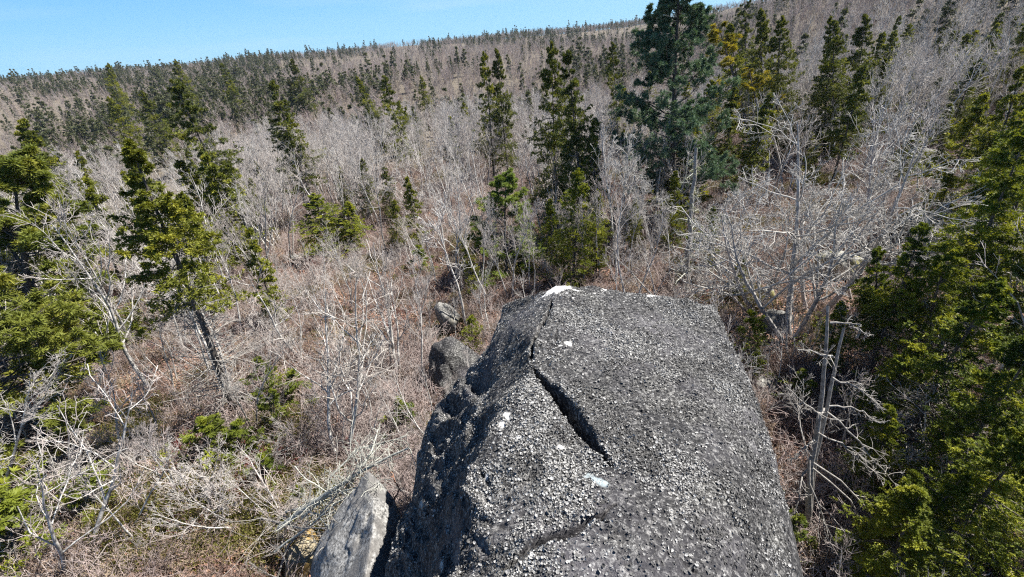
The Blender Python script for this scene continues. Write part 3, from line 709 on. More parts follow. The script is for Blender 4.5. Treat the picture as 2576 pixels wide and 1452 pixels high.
pineN = pair(pine(R_(233), 16, .24, 150, .10, .30, 40, .18, .036, 12), [M_dark], [M_pine], 16, 'crown')
pineY = pair(pine(R_(235), 7, .10, 100, .05, .38, 26, .14, .026, 11), [M_dark], [M_ypine], 7, 'crown')
M_lpine = leaf_mat('light_green_pine_needles', (.10, .15, .03), (.20, .27, .06), (.33, .38, .10), .4)
pineL = recol(pineY, M_lpine)
pineG = recol(pair(pine(R_(236), 9, .10, 34, .30, .24, 18, .13, .026, 8), [M_dark], [M_gold], 9, 'crown'), M_gold)

spM = []; 
for i in range(6):
    A, C = spruce(R_(300+i), 8, .09, [92, 74, 98, 78, 60, 92][i], [.12, .3, .08, .22, .42, .1][i], [.18, .16, .20, .15, .17, .21][i], ntw=8, nsub=0, nbl=14, L=.17, W=.075, gaps=.15, bare=.2)
    spM.append(joined(A, C, [M_dark, M_dead], [M_spruceD if i in (1, 4) else M_spruce]))
spF = []
for i in range(5):
    A, C = spruce(R_(320+i), 8, .08, [42, 36, 40, 34, 28][i], [.12, .25, .15, .08, .35][i], [.16, .17, .20, .17, .16][i], ntw=3, nsub=0, nbl=8, L=.42, W=.19, gaps=.2, bare=0)
    spF.append(joined(A, C, [M_dark, M_dead], [M_sprucefar]))
baM = []
for i in range(7):
    A, C = bare_tree(R_(340+i), 8.5, .085, t0=.44, stems=[1, 2, 1, 3, 1, 2, 1][i], spread=[.14, .3, .1, .4, .14, .2, .25][i], ang=[(16, 40), (25, 60), (12, 32), (20, 50), (30, 65), (16, 40), (28, 58)][i], up=.12, n1=10, n2=5, n3=3, len1=(.2, .45), lvl=3, minr=.0075)
    baM.append(joined(A, C, [M_birch if i != 3 else M_grey], [M_grey, M_twig]))
baF = []
for i in range(5):
    A, C = bare_tree(R_(360+i), 8, .055, stems=[1, 2, 1, 2, 1][i], spread=.18, ang=(18, 42), up=.12, n1=12, n2=6, n3=0, t0=.3, len1=(.2, .42), lvl=2, minr=.015, twig_boost=1.0)
    baF.append(joined(A, C, [M_twigfar], [M_twigfar, M_twigfar]))
spM_me = [make_mesh('spruce_mid', r, ms, False) for r, ms in spM]; baM_me = [make_mesh('bare_mid', r, ms) for r, ms in baM]

# ------------------------------------------------------------------ placing single trees
USED = []
def place(kind, proto, B, T=None, h=None, label='', cat='tree', group=None, spin=None, wide=1.0):
    B = np.array(B, float)
    if T is None: T = B+np.array([0, 0, h])
    ax = Vector(T-B); H = ax.length; s = H/proto['h']
    q = Vector((0, 0, 1)).rotation_difference(ax.normalized())
    e = bpy.data.objects.new(kind, None); COL.objects.link(e); e.empty_display_size = .3
    e.location = B; e.rotation_mode = 'QUATERNION'
    e.rotation_quaternion = q @ Quaternion((0, 0, 1), random.uniform(0, 6.28) if spin is None else spin)
    e.scale = (s*wide, s*wide, s)
    e['label'] = label; e['category'] = cat
    if group: e['group'] = group
    link('trunk', proto['t'], e); link(proto['cn'], proto['c'], e)
    USED.append((B[0], B[1])); return e
def tree_px(kind, proto, base, top, label, **k):
    HBOX.append((base, top, kind)); B = on_ground(*base); return place(kind, proto, B, above(B, *top), label=label, **k)

T_ = tree_px
# left side conifers
T_('spruce_tree', spruceHero, (602,1055), (262,368), 'tall leaning spruce with yellow-green crown and dark bare lower trunk at left', wide=1.1)
T_('spruce_tree', spruceN[0], (190,640), (55,300), 'dark bushy spruce near the left edge below the skyline')
T_('spruce_tree', spruceD[2], (455,440), (345,232), 'dense pointed spruce leaning left, second row at upper left')
T_('spruce_tree', spruceD[3], (640,650), (447,200), 'broad ragged spruce with thin grey middle, centre of the left third')
T_('spruce_tree', spruceN[2], (370,430), (270,244), 'small dense spruce left of the pointed leaning spruce')
T_('pine_tree', pineY, (140,930), (-30,420), 'soft yellow-green pine filling the left edge of the photo', cat='pine', wide=1.3)
T_('pine_tree', pineY, (60,1130), (-190,640), 'lower yellow-green pine bough mass at the left edge under the bigger one', cat='pine', wide=1.35)
T_('spruce_tree', spruceD[1], (800,560), (688,205), 'thin sparse grey-green spruce left of centre')
T_('spruce_tree', spruceD[0], (790,330), (735,150), 'dark spruce just under the skyline left of centre')
T_('spruce_tree', spruceN[0], (970,380), (895,195), 'spruce with green top leaning left behind the grey stand', wide=.8)
T_('spruce_tree', spruceN[3], (1040,460), (972,190), 'thin-topped spruce with a long bare trunk in the grey stand', wide=.8)
T_('spruce_tree', spruceR[2], (838,645), (805,490), 'short bright green spruce above the red shrub', cat='tree', wide=2.2)
T_('spruce_tree', spruceR[0], (885,640), (870,510), 'short green spruce beside the other one above the red shrub', wide=2.0)
T_('spruce_tree', spruceD[0], (930,560), (915,400), 'dark spruce in shade behind the short green pair')
T_('spruce_tree', spruceD[2], (985,560), (975,420), 'dark low spruce at the near edge of the grey stand')
T_('spruce_tree', spruceN[3], (1245,470), (1225,130), 'tall slim spruce with a dense round broom halfway up', wide=.7)
T_('spruce_tree', spruceD[0], (1280,470), (1252,125), 'tall slim dark spruce touching the one with the round broom', wide=.65)
T_('spruce_tree', spruceD[2], (1405,600), (1394,108), 'tallest dark spruce in the middle of the view', wide=.68)
T_('spruce_tree', spruceD[1], (1475,620), (1440,128), 'crooked spruce behind the tallest dark one, leaning right', wide=.8)
T_('spruce_tree', spruceR[2], (1440,720), (1455,420), 'bright green spruce behind the top of the big boulder', wide=1.0)
T_('spruce_tree', spruceR[0], (1390,690), (1385,500), 'lower green spruce left of the bright one behind the boulder')
T_('spruce_tree', spruceD[3], (1560,430), (1547,105), 'narrow spruce with a bare trunk left of the big pine', wide=.65)
T_('spruce_tree', spruceN[0], (1875,380), (1840,60), 'yellow-lit tree right of the big pine') 
T_('pine_tree', pineG, (1900,420), (1835,50), 'golden-tinged tree just right of the big pine', cat='pine', wide=1.4)
T_('pine_tree', pineG, (1925,440), (1890,175), 'short tree with orange-gold boughs under the skyline right of the big pine', cat='pine', wide=1.5)
T_('spruce_tree', spruceD[1], (1880,330), (1865,-20), 'thin spruce reaching above the skyline right of the big pine', wide=.7)
T_('spruce_tree', spruceD[0], (1920,400), (1908,28), 'pointed dark spruce right of the golden tree', wide=.8)
T_('spruce_tree', spruceD[2], (1950,420), (1965,45), 'spruce with a round top tuft right of the golden tree', wide=.9)
T_('spruce_tree', spruceD[2], (2090,420), (2110,38), 'left of the two high dark spruces on the right slope', wide=.85)
T_('spruce_tree', spruceD[0], (2125,400), (2185,38), 'right of the two high dark spruces on the right slope', wide=.85)
T_('spruce_tree', spruceD[2], (2075,400), (2068,130), 'darker shaded spruce below the two high ones', wide=1.1)
T_('spruce_tree', spruceD[0], (2200,370), (2225,150), 'small slim spruce alone on the right slope', wide=.8)
T_('spruce_tree', spruceD[2], (2365,400), (2445,150), 'dark spruce leaning right near the upper right corner')
T_('spruce_tree', spruceD[2], (2240,480), (2330,300), 'low dark spruce mass in the scrub at right')
T_('spruce_tree', spruceN[3], (1790,460), (1800,200), 'olive spruce tucked under the right boughs of the big pine')
# right foreground
T_('spruce_tree', spruceR[1], (2395,760), (2590,260), 'tall near spruce at the right edge with grey trunk showing')
T_('spruce_tree', spruceR[3], (2440,800), (2680,300), 'second near spruce at the right edge, behind the first')
T_('spruce_tree', spruceR[3], (2290,1000), (2370,600), 'dense dark green spruce left of the tall ones at the right edge')
T_('spruce_tree', spruceR[1], (2200,930), (2210,632), 'small pointed spruce right of the maple trunks', wide=1.1)
T_('spruce_tree', spruceR[3], (2250,1160), (2480,700), 'big spruce with a thick dark trunk in the right foreground', wide=1.2)
T_('spruce_tree', spruceR[0], (2330,1290), (2640,830), 'bushy green spruce low at the right edge', wide=1.0)
T_('spruce_tree', spruceR[2], (2300,1440), (2600,1060), 'green spruce boughs in the lower right corner', wide=1.2)
T_('spruce_tree', spruceR[0], (2200,1500), (2330,1230), 'short spruce at the bottom right', wide=1.4)
T_('spruce_tree', spruceR[2], (2450,1420), (2720,1150), 'corner spruce at the far lower right', wide=1.3)
T_('spruce_tree', spruceR[0], (2070,930), (2110,760), 'low spruce between the maple and the pale snag', wide=1.4)
T_('spruce_tree', spruceR[2], (2190,1080), (2290,860), 'small dark spruce behind the pale snag', wide=1.3)
T_('spruce_tree', spruceR[1], (2330,960), (2620,330), 'tall ragged spruce with leaning grey trunk near the right edge', wide=1.0)
T_('spruce_tree', spruceR[3], (2400,870), (2720,200), 'tallest spruce crossing the right edge of the photo', wide=1.0)
T_('spruce_tree', spruceR[1], (2180,960), (2330,560), 'slim spruce left of the tall ragged one at right', wide=1.0)
T_('spruce_tree', spruceN[1], (2430,640), (2576,170), 'dark spruce high at the right edge below the corner', wide=.9)
# young spruces and small pines
for base, top, lab in [((1185,872),(1180,795),'little green spruce beside the left shoulder of the big boulder'),
    ((1878,905),(1885,785),'green sapling against the right edge of the big boulder'),((1700,610),(1700,535),'young green spruce behind the standing dead trunk'),
    ((1745,690),(1760,570),'young spruce right of the standing dead trunk'),((560,1120),(540,1045),'low green spruce clump at the foot of the tall leaning spruce'),
    ((750,1275),(745,1225),'tiny light green spruce left of the pale pointed rock'),((30,1360),(10,1255),'dark green sapling in the lower left corner'),
    ((1150,920),(1130,880),'yellow-tipped seedling below the little green spruce'),((1905,1290),(1915,1200),'sapling low in the shade right of the boulder'),
    ((120,1290),(90,1190),'olive sapling behind the forked birch at lower left'),((690,1010),(640,900),'sprawling yellow-green sapling right of the leaning spruce trunk'),
    ((700,1090),(690,985),'lower yellow-green sapling between birches at left'),((2480,960),(2530,830),'light green sapling at the right edge'),((1895,955),(1910,880),'mossy green sapling by the right rim of the boulder')]:
    T_('young_spruce', smallSpruce[random.randint(0, 1)], base, top, lab, wide=1.25, cat='sapling')
T_('pine_tree', pineL, (1275,690), (1268,450), 'light green young pine left of the bright spruces, behind the boulder', cat='pine', wide=1.3)
for base, top, lab in [((520,1170),(500,1060),'low spruce added as a dark shadow spot left of the tall leaning spruce'),((610,1160),(600,1070),'low spruce added as a shadow spot at the foot of the tall leaning spruce'),  # these two low spruces are added to fill dark shadow spots
    ((60,1400),(20,1220),'dark green bough mass at the lower left edge'),((250,1270),(240,1180),'low spruce added as a dark shadow spot between the white birches at lower left'),((660,1230),(655,1150),'small olive spruce below the bowed fallen stem'),  # the spruce between the birches is likewise added for a shadow spot
    ((1010,1080),(1000,1000),'low olive evergreen beside the left flank of the boulder'),((1060,700),(1050,620),'small olive evergreen in the middle opening'),((2010,1010),(2020,930),'small spruce at the right rim of the boulder'),
    ((760,1010),(740,930),'yellow-green sapling right of the multi-stem birch'),((2000,1380),(2020,1300),'shaded sapling below the pale snag')]:
    T_('young_spruce', smallSpruce[random.randint(0, 1)], base, top, lab, wide=1.7, cat='sapling')
for base, top, lab in [((2230,1450),(2420,1190),'dark spruce low in the corner behind the drooping limbs'),((2200,1430),(2290,1180),'dark spruce at the bottom, right of the pale snag'),
    ((2480,1180),(2720,760),'spruce half outside the right edge'),
    ((2180,1240),(2250,1010),'dark spruce in the shade behind the drooping limbs')]:
    T_('spruce_tree', spruceR[random.choice([0, 2, 3, 1])], base, top, lab, wide=1.05)
for base, top, lab, pr_ in [((640,620),(560,420),'olive spruce behind the white birch forks at left',spruceN[0]),((1000,640),(990,500),'dark spruce clump at the right of the short green pair',spruceN[2]),
    ((120,620),(40,430),'dark spruce tip above the yellow-green pine',spruceN[2]),((250,560),(190,380),'spruce behind the bushy one at the left',spruceN[0]),((500,330),(440,150),'spruce in the second row under the left skyline',spruceN[2]),
    ((1330,640),(1320,520),'small green spruce right of the light green pine',spruceR[2]),((1500,700),(1500,480),'bright green spruce right of the tallest middle spruce',spruceR[0]),((1600,640),(1590,500),'dark spruce at the foot of the big pine',spruceN[2]),
    ((1690,640),(1700,430),'dark spruce in the shade under the big pine',spruceN[0]),((1780,700),(1800,520),'green spruce right of the standing dead trunk',spruceR[1]),((1850,760),(1865,640),'low green spruce at the right shoulder of the boulder',spruceR[2]),
    ((1200,760),(1170,600),'thin green spruce left of the boulder tip',spruceN[1]),((2330,640),(2400,430),'olive spruce left of the tall near spruces',spruceN[0]),((2040,480),(2050,330),'low spruce on the slope above the maple',spruceN[2]),
    ((2420,480),(2510,260),'spruce near the right edge under the scrubby slope',spruceN[1]),((2500,300),(2590,60),'spruce in the upper right corner',spruceN[0]),((620,330),(560,160),'spruce under the skyline in the left third',spruceN[1]),((330,330),(260,160),'spruce below the left skyline',spruceN[2]),
    ((880,560),(850,420),'shaded spruce in the near edge of the stand',spruceN[0]),((1080,330),(1060,190),'spruce left of the pair with the round broom',spruceN[2]),((1640,330),(1630,180),'spruce at the left side of the big pine',spruceN[1])]:
    T_('spruce_tree', pr_, base, top, lab, wide=.9)
# the big white pine
Bp = on_ground(1690, 560)
place('pine_tree', pineN, Bp, above(Bp, 1680, -95), label='tall blue-green white pine rising past the skyline right of centre', cat='pine', wide=1.05)

# bare trees one can pick out
HB = [('birch_tree', birchN[0], (372,975), (55,560), 'leaning pale birch with wide bare crown at left'),
 ('birch_tree', whiteN[2], (230,1010), (190,770), 'short curved white birch stem left of the leaning birch'),
 ('birch_tree', whiteN[0], (560,1010), (330,690), 'white birch leaning behind the dark spruce trunk'),
 ('birch_tree', slimN[2], (690,735), (600,420), 'slim white birch with long fork, upper left of centre'),
 ('birch_tree', slimN[0], (660,700), (560,480), 'thin pale birch left of the long-forked one'),
 ('birch_tree', slimN[1], (590,990), (500,640), 'thin birch against the dark spruce trunk'),
 ('birch_tree', whiteN[1], (865,1180), (760,760), 'grey multi-stem birch standing left of the rock spur'),
 ('birch_tree', birchN[2], (850,1175), (690,780), 'speckled birch close behind the multi-stem one'),
 ('birch_tree', whiteN[1], (1005,965), (920,640), 'white forked birch in the open scrub left of the boulder'),
 ('birch_tree', slimN[3], (985,940), (960,660), 'thin birch beside the white forked one'),
 ('birch_tree', whiteN[0], (1168,830), (1030,570), 'pale birch curving left beside the pale rock'),
 ('birch_tree', slimN[1], (1070,960), (1040,700), 'thin grey tree left of the rock shoulder'),
 ('birch_tree', slimN[0], (1232,770), (1215,470), 'thin pale stem behind the left end of the boulder'),
 ('birch_tree', slimN[2], (1285,760), (1270,480), 'twin pale stems behind the left end of the boulder'),
 ('birch_tree', slimN[3], (1333,735), (1322,540), 'white stem with a broken lichened top behind the boulder tip'),
 ('birch_tree', slimN[0], (1553,712), (1560,330), 'tall grey stem directly behind the boulder top'),
 ('birch_tree', slimN[1], (1505,710), (1490,430), 'thin stem left of the tall grey stem behind the boulder'),
 ('birch_tree', slimN[3], (1580,700), (1600,470), 'thin stem right of the tall grey stem behind the boulder'),
 ('birch_tree', birchN[2], (1350,500), (1340,290), 'white forked birch in front of the dense grey stand'),
 ('birch_tree', birchN[0], (1150,700), (1110,440), 'bare crooked tree in the opening left of the light green pine'),
 ('birch_tree', birchN[1], (1560,640), (1590,360), 'spreading pale tree left of the foot of the big pine'),
 ('maple_tree', mapleN[0], (1985,855), (2000,330), 'spreading grey maple with tangled pale crown right of the boulder'),
 ('maple_tree', mapleN[1], (2040,795), (2120,330), 'second maple trunk curving right behind the spreading one'),
 ('maple_tree', mapleN[1], (2150,760), (2230,440), 'pale tangled tree between the maple and the right spruces'),
 ('birch_tree', birchN[2], (2275,190), (2265,30), 'white birch with a curved fork high on the right slope'),
 ('birch_tree', whiteN[2], (90,1150), (20,990), 'short broken pale stem at the left edge'),
 ('birch_tree', whiteN[2], (160,1452), (-60,1130), 'thick white forked birch in the lower left corner'),
 ('birch_tree', whiteN[2], (215,1400), (300,1090), 'white birch stem leaning right at lower left'),
 ('birch_tree', slimN[2], (445,1250), (430,1020), 'short straight white sapling in the open scrub at lower left'),
 ('birch_tree', whiteN[0], (400,1090), (310,940), 'broken birch stem bent over in the scrub at left'),
 ('birch_tree', birchN[3], (20,1240), (-30,940), 'dense grey shrubby tree at the left edge'),
 ('birch_tree', slimN[3], (540,960), (420,640), 'white stem between the leaning birch and the dark spruce trunk'),
 ('birch_tree', whiteN[2], (760,900), (690,640), 'pale birch right of the dark spruce trunk'),
 ('birch_tree', slimN[0], (1040,880), (1010,650), 'thin pale birch in the scrub behind the forked one'),
 ('birch_tree', slimN[2], (470,900), (330,600), 'slim white stem crossing behind the leaning birch'),
 ('birch_tree', slimN[1], (620,860), (560,600), 'slim birch in the gap right of the dark spruce crown'),
 ('birch_tree', birchN[3], (880,780), (860,600), 'pale forked tree beside the red-twigged bush'),
 ('birch_tree', slimN[2], (1440,690), (1450,520), 'grey stem among the bright green spruces'),
 ('birch_tree', whiteN[0], (330,1330), (400,1180), 'small white birch at the bottom left'),
 ('birch_tree', slimN[1], (1850,640), (1830,440), 'slim stem right of the standing dead trunk'),
 ('birch_tree', slimN[0], (1205,765), (1160,520), 'thin grey stem left of the twin stems behind the boulder'),
 ('birch_tree', slimN[3], (1255,700), (1240,500), 'slim stem rising past the light green young pine'),
 ('birch_tree', slimN[1], (1400,690), (1390,460), 'slim white stem in front of the lower green spruce'),
 ('birch_tree', slimN[0], (1470,708), (1470,470), 'thin stem crossing the bright green spruce'),
 ('birch_tree', slimN[2], (1535,700), (1530,520), 'short pale stem close behind the boulder top'),
 ('birch_tree', slimN[3], (1620,715), (1650,560), 'short grey stem close behind the right half of the boulder top'),
 ('birch_tree', slimN[1], (1690,722), (1670,520), 'grey stem just left of the standing dead trunk'),
 ('birch_tree', whiteN[2], (1790,720), (1830,560), 'crooked pale tree just right of the standing dead trunk'),
 ('birch_tree', slimN[0], (1880,700), (1900,470), 'thin pale stem between the dead trunk and the maple'),
 ('birch_tree', whiteN[0], (1100,720), (1060,560), 'pale forked tree in the opening left of the boulder tip'),
 ('birch_tree', birchN[0], (920,760), (900,620), 'bare spreading tree behind the white forked birch'),
 ('birch_tree', whiteN[1], (1350,640), (1350,450), 'white multi-forked tree between the green pine and the tallest spruce'),
 ('birch_tree', whiteN[0], (500,1290), (520,1150), 'low crooked white birch below the leaning spruce'),
 ('birch_tree', whiteN[2], (30,1452), (-40,1290), 'white stem in the bottom left corner'),
 ('birch_tree', whiteN[0], (2420,1000), (2450,780), 'dead grey tree tangled among the right-hand spruces'),
 ('birch_tree', whiteN[2], (2300,1250), (2360,1040), 'bare grey tree in the dark gap between the right-hand spruces'),
 ('birch_tree', whiteN[1], (120,1330), (60,1120), 'forked white stem above the left bottom corner'),
 ('birch_tree', whiteN[0], (300,1180), (230,960), 'crooked pale stem left of the added low spruce'),
 ('birch_tree', slimN[2], (640,1080), (610,830), 'thin white stem right of the tall leaning spruce trunk'),
 ('birch_tree', whiteN[2], (930,1120), (940,960), 'short pale forked stem left of the rock shoulder'),
 ('maple_tree', mapleN[0], (1900,790), (1850,440), 'low spreading pale maple just behind the right shoulder of the boulder'),
 ('maple_tree', mapleN[1], (2200,640), (2250,330), 'pale tangled maple higher on the slope at right'),
 ('birch_tree', slimN[1], (1640,700), (1650,500), 'grey stem in front of the foot of the big pine')]
for k, pr, b, t, lab in HB: T_(k, pr, b, t, lab)

BU = [((800,760),(790,650),'grey lichened bush over red twigs left of centre'),((560,1290),(560,1170),'pale dead bush drooping over the scrub at lower left'),
 ((900,1000),(890,860),'bare bush between two birches in the open scrub'),((420,830),(380,690),'pale bare bush behind the leaning birch'),
 ((1690,500),(1700,410),'bare bush below the big pine'),((1800,620),(1810,500),'bare bush right of the standing dead trunk'),
 ((2360,700),(2400,560),'bare bush among the right-hand spruces'),((300,1230),(270,1120),'thin grey bush at lower left'),((680,870),(640,760),'twiggy bush right of the spruce trunk'),
 ((1880,680),(1880,560),'pale bush left of the maple'),((2220,560),(2240,430),'pale bush behind the maple crown'),((1060,560),(1040,440),'bare bush in front of the grey stand'),
 ((150,900),(110,800),'bare bush under the yellow-green pine'),((1750,750),(1765,660),'bare bush touching the right shoulder of the boulder'),((740,1330),(700,1230),'pale bush left of the ochre rock')]
for b, t, lab in BU: T_('bare_bush', bushyN[random.randint(0, 1)], b, t, lab, cat='bush', wide=1.3)

# ------------------------------------------------------------------ dead trunks, snag, fallen branches
def poly_from_px(pts, B=None):
    B = on_ground(*pts[0]) if B is None else B; out = [B-np.array([0, 0, .3])]
    for p_ in pts[1:]:
        out.append(above(B, *p_[:2])+np.array([0, (p_[2] if len(p_) > 2 else 0), 0]))
    return out
def resample(pts, K):
    pts = np.array(pts); d = np.concatenate([[0], np.cumsum(np.linalg.norm(np.diff(pts, axis=0), axis=1))]); t = np.linspace(0, d[-1], K)
    return np.stack([np.interp(t, d, pts[:, i]) for i in range(3)], 1)
def standing_dead():
    pts = resample(poly_from_px([(1722,738), (1733,600), (1745,450), (1751,372)]), 12); pts += rng.normal(size=pts.shape)*.03
    B = pts[0].copy(); e = link('lichened_dead_tree', None, label='standing dead trunk with lichen-hung stubs just behind the boulder', category='dead tree'); e.location = B
    P = (pts-B)[None]; R = np.linspace(.17, .07, 12)[None]; A = MB(); A.tubes(P, R, 9)
    link('trunk', A.mesh('trunk', [M_dead]), e)
    r = R_(401); q, rq, _ = grow(P, R, 26, .15, 1, (.06, .2), (55, 100), -.05, .22, 6, .3, r, .4); A = MB(); A.tubes(q, np.maximum(rq, .01), 4)
    q2, rq2, _ = grow(q, rq, 4, .3, 1, (.3, .6), (30, 70), -.05, .25, 4, .7, r, .5); A.tubes(q2, np.maximum(rq2, .007), 3)
    link('branches', A.mesh('branches', [M_lichtwig]), e)
    C = MB(); C.quads(blades(q, 16, .16, .02, r, (40, 90), .8)); C.quads(blades(q2, 6, .10, .015, r, (40, 90), .8)); link('beard_lichen', C.mesh('beard_lichen', [M_usnea], False), e)
standing_dead()
def snag():
    e = link('dead_snag', None, label='pale split snag with long drooping bare limbs right of the boulder', category='dead tree')
    B = on_ground(2035, 1330); B[2] = tz(B[0], B[1]); e.location = B
    def L(pts, dy=0.): return [above(B, a, b)-B+np.array([0, (c if True else 0), 0]) for a, b, c in pts]
    A = MB()
    a = resample([np.array([0, 0, -.3])]+L([(2038,1180,0), (2075,1020,.15), (2100,880,.3), (2112,790,.4)]), 14)
    b_ = resample([np.array([.05, .05, -.3])]+L([(2052,1180,.1), (2100,1040,.3), (2140,930,.5), (2165,860,.6)]), 14)
    for p_, r0 in ((a, .105), (b_, .085)):
        A.tubes((p_+rng.normal(size=p_.shape)*.012)[None], np.linspace(r0, .03, 14)[None], 10)
    link('trunk', A.mesh('trunk', [M_dead]), e)
    limbs = [[(2080,1035,0),(2120,1060,-.3),(2160,1120,-.6),(2200,1160,-.9)],[(2085,1020,0),(2130,1010,-.2),(2180,1030,-.5)],[(2070,1030,0),(2040,1010,-.4),(1970,960,-.6),(1940,930,-.6)],
     [(2040,1160,0),(2080,1170,-.4),(2150,1230,-.9),(2200,1310,-1.4),(2240,1400,-1.6)],[(2035,1150,0),(2010,1190,-.5),(2040,1290,-1.1),(2075,1400,-1.5)],
     [(2045,1110,0),(2010,1100,-.3),(1960,1130,-.5)],[(2060,1090,0),(2100,1090,-.4),(2160,1140,-.9)],[(2030,1180,0),(1990,1200,-.4),(1960,1240,-.7)],
     [(2095,950,0),(2140,960,-.2),(2190,1000,-.5)],[(2100,900,0),(2060,880,-.2),(1990,860,-.3)],[(2110,830,.3),(2150,820,.1),(2190,850,0)],[(2040,1170,0),(2100,1200,-.6),(2130,1300,-1.2),(2120,1400,-1.5)]]
    P = np.stack([resample(L(l), 9) for l in limbs]); P = P+rng.normal(size=P.shape)*.025
    R = np.repeat(np.linspace(.027, .010, 9)[None], len(P), 0); A = MB(); A.tubes(P, R, 5)
    r = R_(403); q, rq, _ = grow(P, R, 16, .2, 1, (.12, .38), (30, 80), -.03, .25, 5, .6, r, .5); A.tubes(q, np.maximum(rq, .007), 3)
    q2, rq2, _ = grow(q, rq, 4, .3, 1, (.3, .6), (30, 70), -.03, .25, 3, .7, r, .5); A.tubes(q2, np.maximum(rq2, .005), 3)
    link('limbs', A.mesh('limbs', [M_dead]), e)
snag()
def fallen(pts_px, r0, seed, label, z=.3, nb=14, mat=M_dead, name='fallen_branch', blen=(.1, .35)):
    w_ = [at_z(a, b, zz) for a, b, zz in pts_px]; P = resample(w_, 10); B = P[0].copy(); P = (P-B+rng.normal(size=P.shape)*.02)[None]
    e = link(name, None, label=label, category='fallen branch'); e.location = B; A = MB(); R = np.linspace(r0, r0*.3, 10)[None]; A.tubes(P, R, 7); link('stem', A.mesh('stem', [mat]), e)
    r = R_(seed); q, rq, _ = grow(P, R, nb, .2, 1, blen, (30, 80), 0, .2, 6, .45, r, .4); A = MB(); A.tubes(q, np.maximum(rq, .008), 4)
    q2, rq2, _ = grow(q, rq, 5, .2, 1, (.3, .6), (30, 70), 0, .25, 4, .6, r, .5); A.tubes(q2, np.maximum(rq2, .005), 3); link('twigs', A.mesh('twigs', [mat]), e)
fallen([(700,1330,1.6),(800,1255,2.9),(900,1190,3.8),(1030,1125,4.6)], .085, 501, 'dead grey trunk lying across the pale pointed rock to the boulder', mat=M_lichtwig)
fallen([(760,1300,2.0),(880,1205,3.6),(960,1120,3.9)], .06, 502, 'second dead branch crossing the first above the pale pointed rock', mat=M_lichtwig)
fallen([(860,1240,3.2),(930,1150,4.0),(950,1080,3.8)], .05, 503, 'short dead branch sticking up above the pale pointed rock', mat=M_lichtwig)
for q_, (pp_, lb_) in enumerate([([(690,1390,1.4),(790,1310,2.4),(900,1230,3.7),(960,1190,4.3)],'grey dead branch along the upper edge of the pale pointed rock'),([(800,1300,2.6),(900,1180,3.9),(1010,1150,4.4)],'forked dead branch nearest the boulder above the pale rock'),
    ([(720,1290,1.8),(830,1240,3.),(960,1215,4.5)],'pale dead branch lying flat over the tip of the pale rock'),([(640,1300,.9),(760,1330,2.2),(860,1330,3.6)],'thin dead branch hanging over the left face of the pale rock'),([(830,1200,2.8),(900,1130,3.4),(1020,1100,4.)],'high dead branch touching the shaded flank of the boulder')]):
    fallen(pp_, .035, 520+q_, lb_, nb=22, mat=[M_lichtwig, M_dead][q_ % 2], blen=(.15, .5))
fallen([(490,1230,.6),(600,1170,1.1),(700,1135,1.3),(778,1105,1.4)], .05, 504, 'bowed pale fallen stem over the scrub at lower left')
fallen([(980,1290,3.3),(1005,1230,3.6),(985,1190,4.)], .03, 505, 'reddish splintered stub between the pale rock and the boulder', nb=4, mat=bark_mat('fresh_split_wood', (.45, .25, .15), (.25, .12, .08)))
fallen([(330,1400,.3),(470,1350,.6),(620,1310,.8)], .03, 506, 'thin fallen stem in the scrub near the bottom left', nb=8)
fallen([(1640,800-60,3.),(1560,655,2.),(1480,600,1.)], .04, 507, 'pale fallen stem behind the boulder top', nb=6)
fallen([(1830,640,.8),(1930,690,.9),(2060,640,1.2)], .05, 508, 'dark bowed branch crossing in front of the maple', nb=8, mat=M_grey)
fallen([(700,1452,.4),(720,1380,.9),(790,1300,1.8)], .04, 509, 'grey branch propped on the ochre rock', nb=10)

# ------------------------------------------------------------------ scatter zones
def polar(n, r0, r1, a0=-56, a1=60, seed=0, pw=2.0):
    g = R_(seed); u = g.random(n); r = (r0**pw+(r1**pw-r0**pw)*u)**(1/pw); a = np.radians(g.uniform(a0, a1, n))
    return r*np.sin(a), r*np.cos(a), g
def rs(n, g, lo, hi, lean=.06):
    s = g.uniform(lo, hi, n); wdt = s*g.uniform(.8, 1.2, n)
    return np.stack([g.normal(size=n)*lean, g.normal(size=n)*lean, g.uniform(0, 6.283, n)], 1), np.stack([wdt, wdt, s], 1)

# --- mid forest: candidates, most near ones become single trees
def opening(px, py):
    """picture-space-free clearings given as ground circles"""
    return px*0
CLR = [(on_ground(a, b), r) for a, b, r in [(1000,900,5),(800,900,4.5),(450,1150,5),(600,1300,5),(1150,640,5),(1230,640,4),(1600,640,4),(1450,720,4),(760,700,5),(300,1250,4),(950,720,5),(1750,700,4),(1850,650,4),(2000,700,5),(560,900,4),(980,600,4.5),(300,950,4)]]
HBOX += [((1722,738), (1751,372), 'dead'), ((1740,560), (1751,420), 'dead')]
def hides_hero(x, y, hh, g):
    zz = terrain(x, y); pb = project(np.stack([x, y, zz], 1)); pt = project(np.stack([x, y, zz+hh], 1)); d = np.hypot(x, y); out = np.zeros(len(x), bool)
    for base, top, kd in HBOX:
        B = on_ground(*base); dh = math.hypot(B[0], B[1]); wd = math.hypot(base[0]-top[0], base[1]-top[1])*(.17 if 'spruce' in kd or 'pine' in kd else .10)
        for t in (.1, .35, .6, .85):
            cx = base[0]+(top[0]-base[0])*t; cy_ = base[1]+(top[1]-base[1])*t
            for u in (.3, .6, .9):
                out |= (np.abs(pb[:, 0]+(pt[:, 0]-pb[:, 0])*u-cx) < wd) & (np.abs(pb[:, 1]+(pt[:, 1]-pb[:, 1])*u-cy_) < wd*1.4) & (d < dh-.5)
    return out & (g.random(len(x)) < .88)
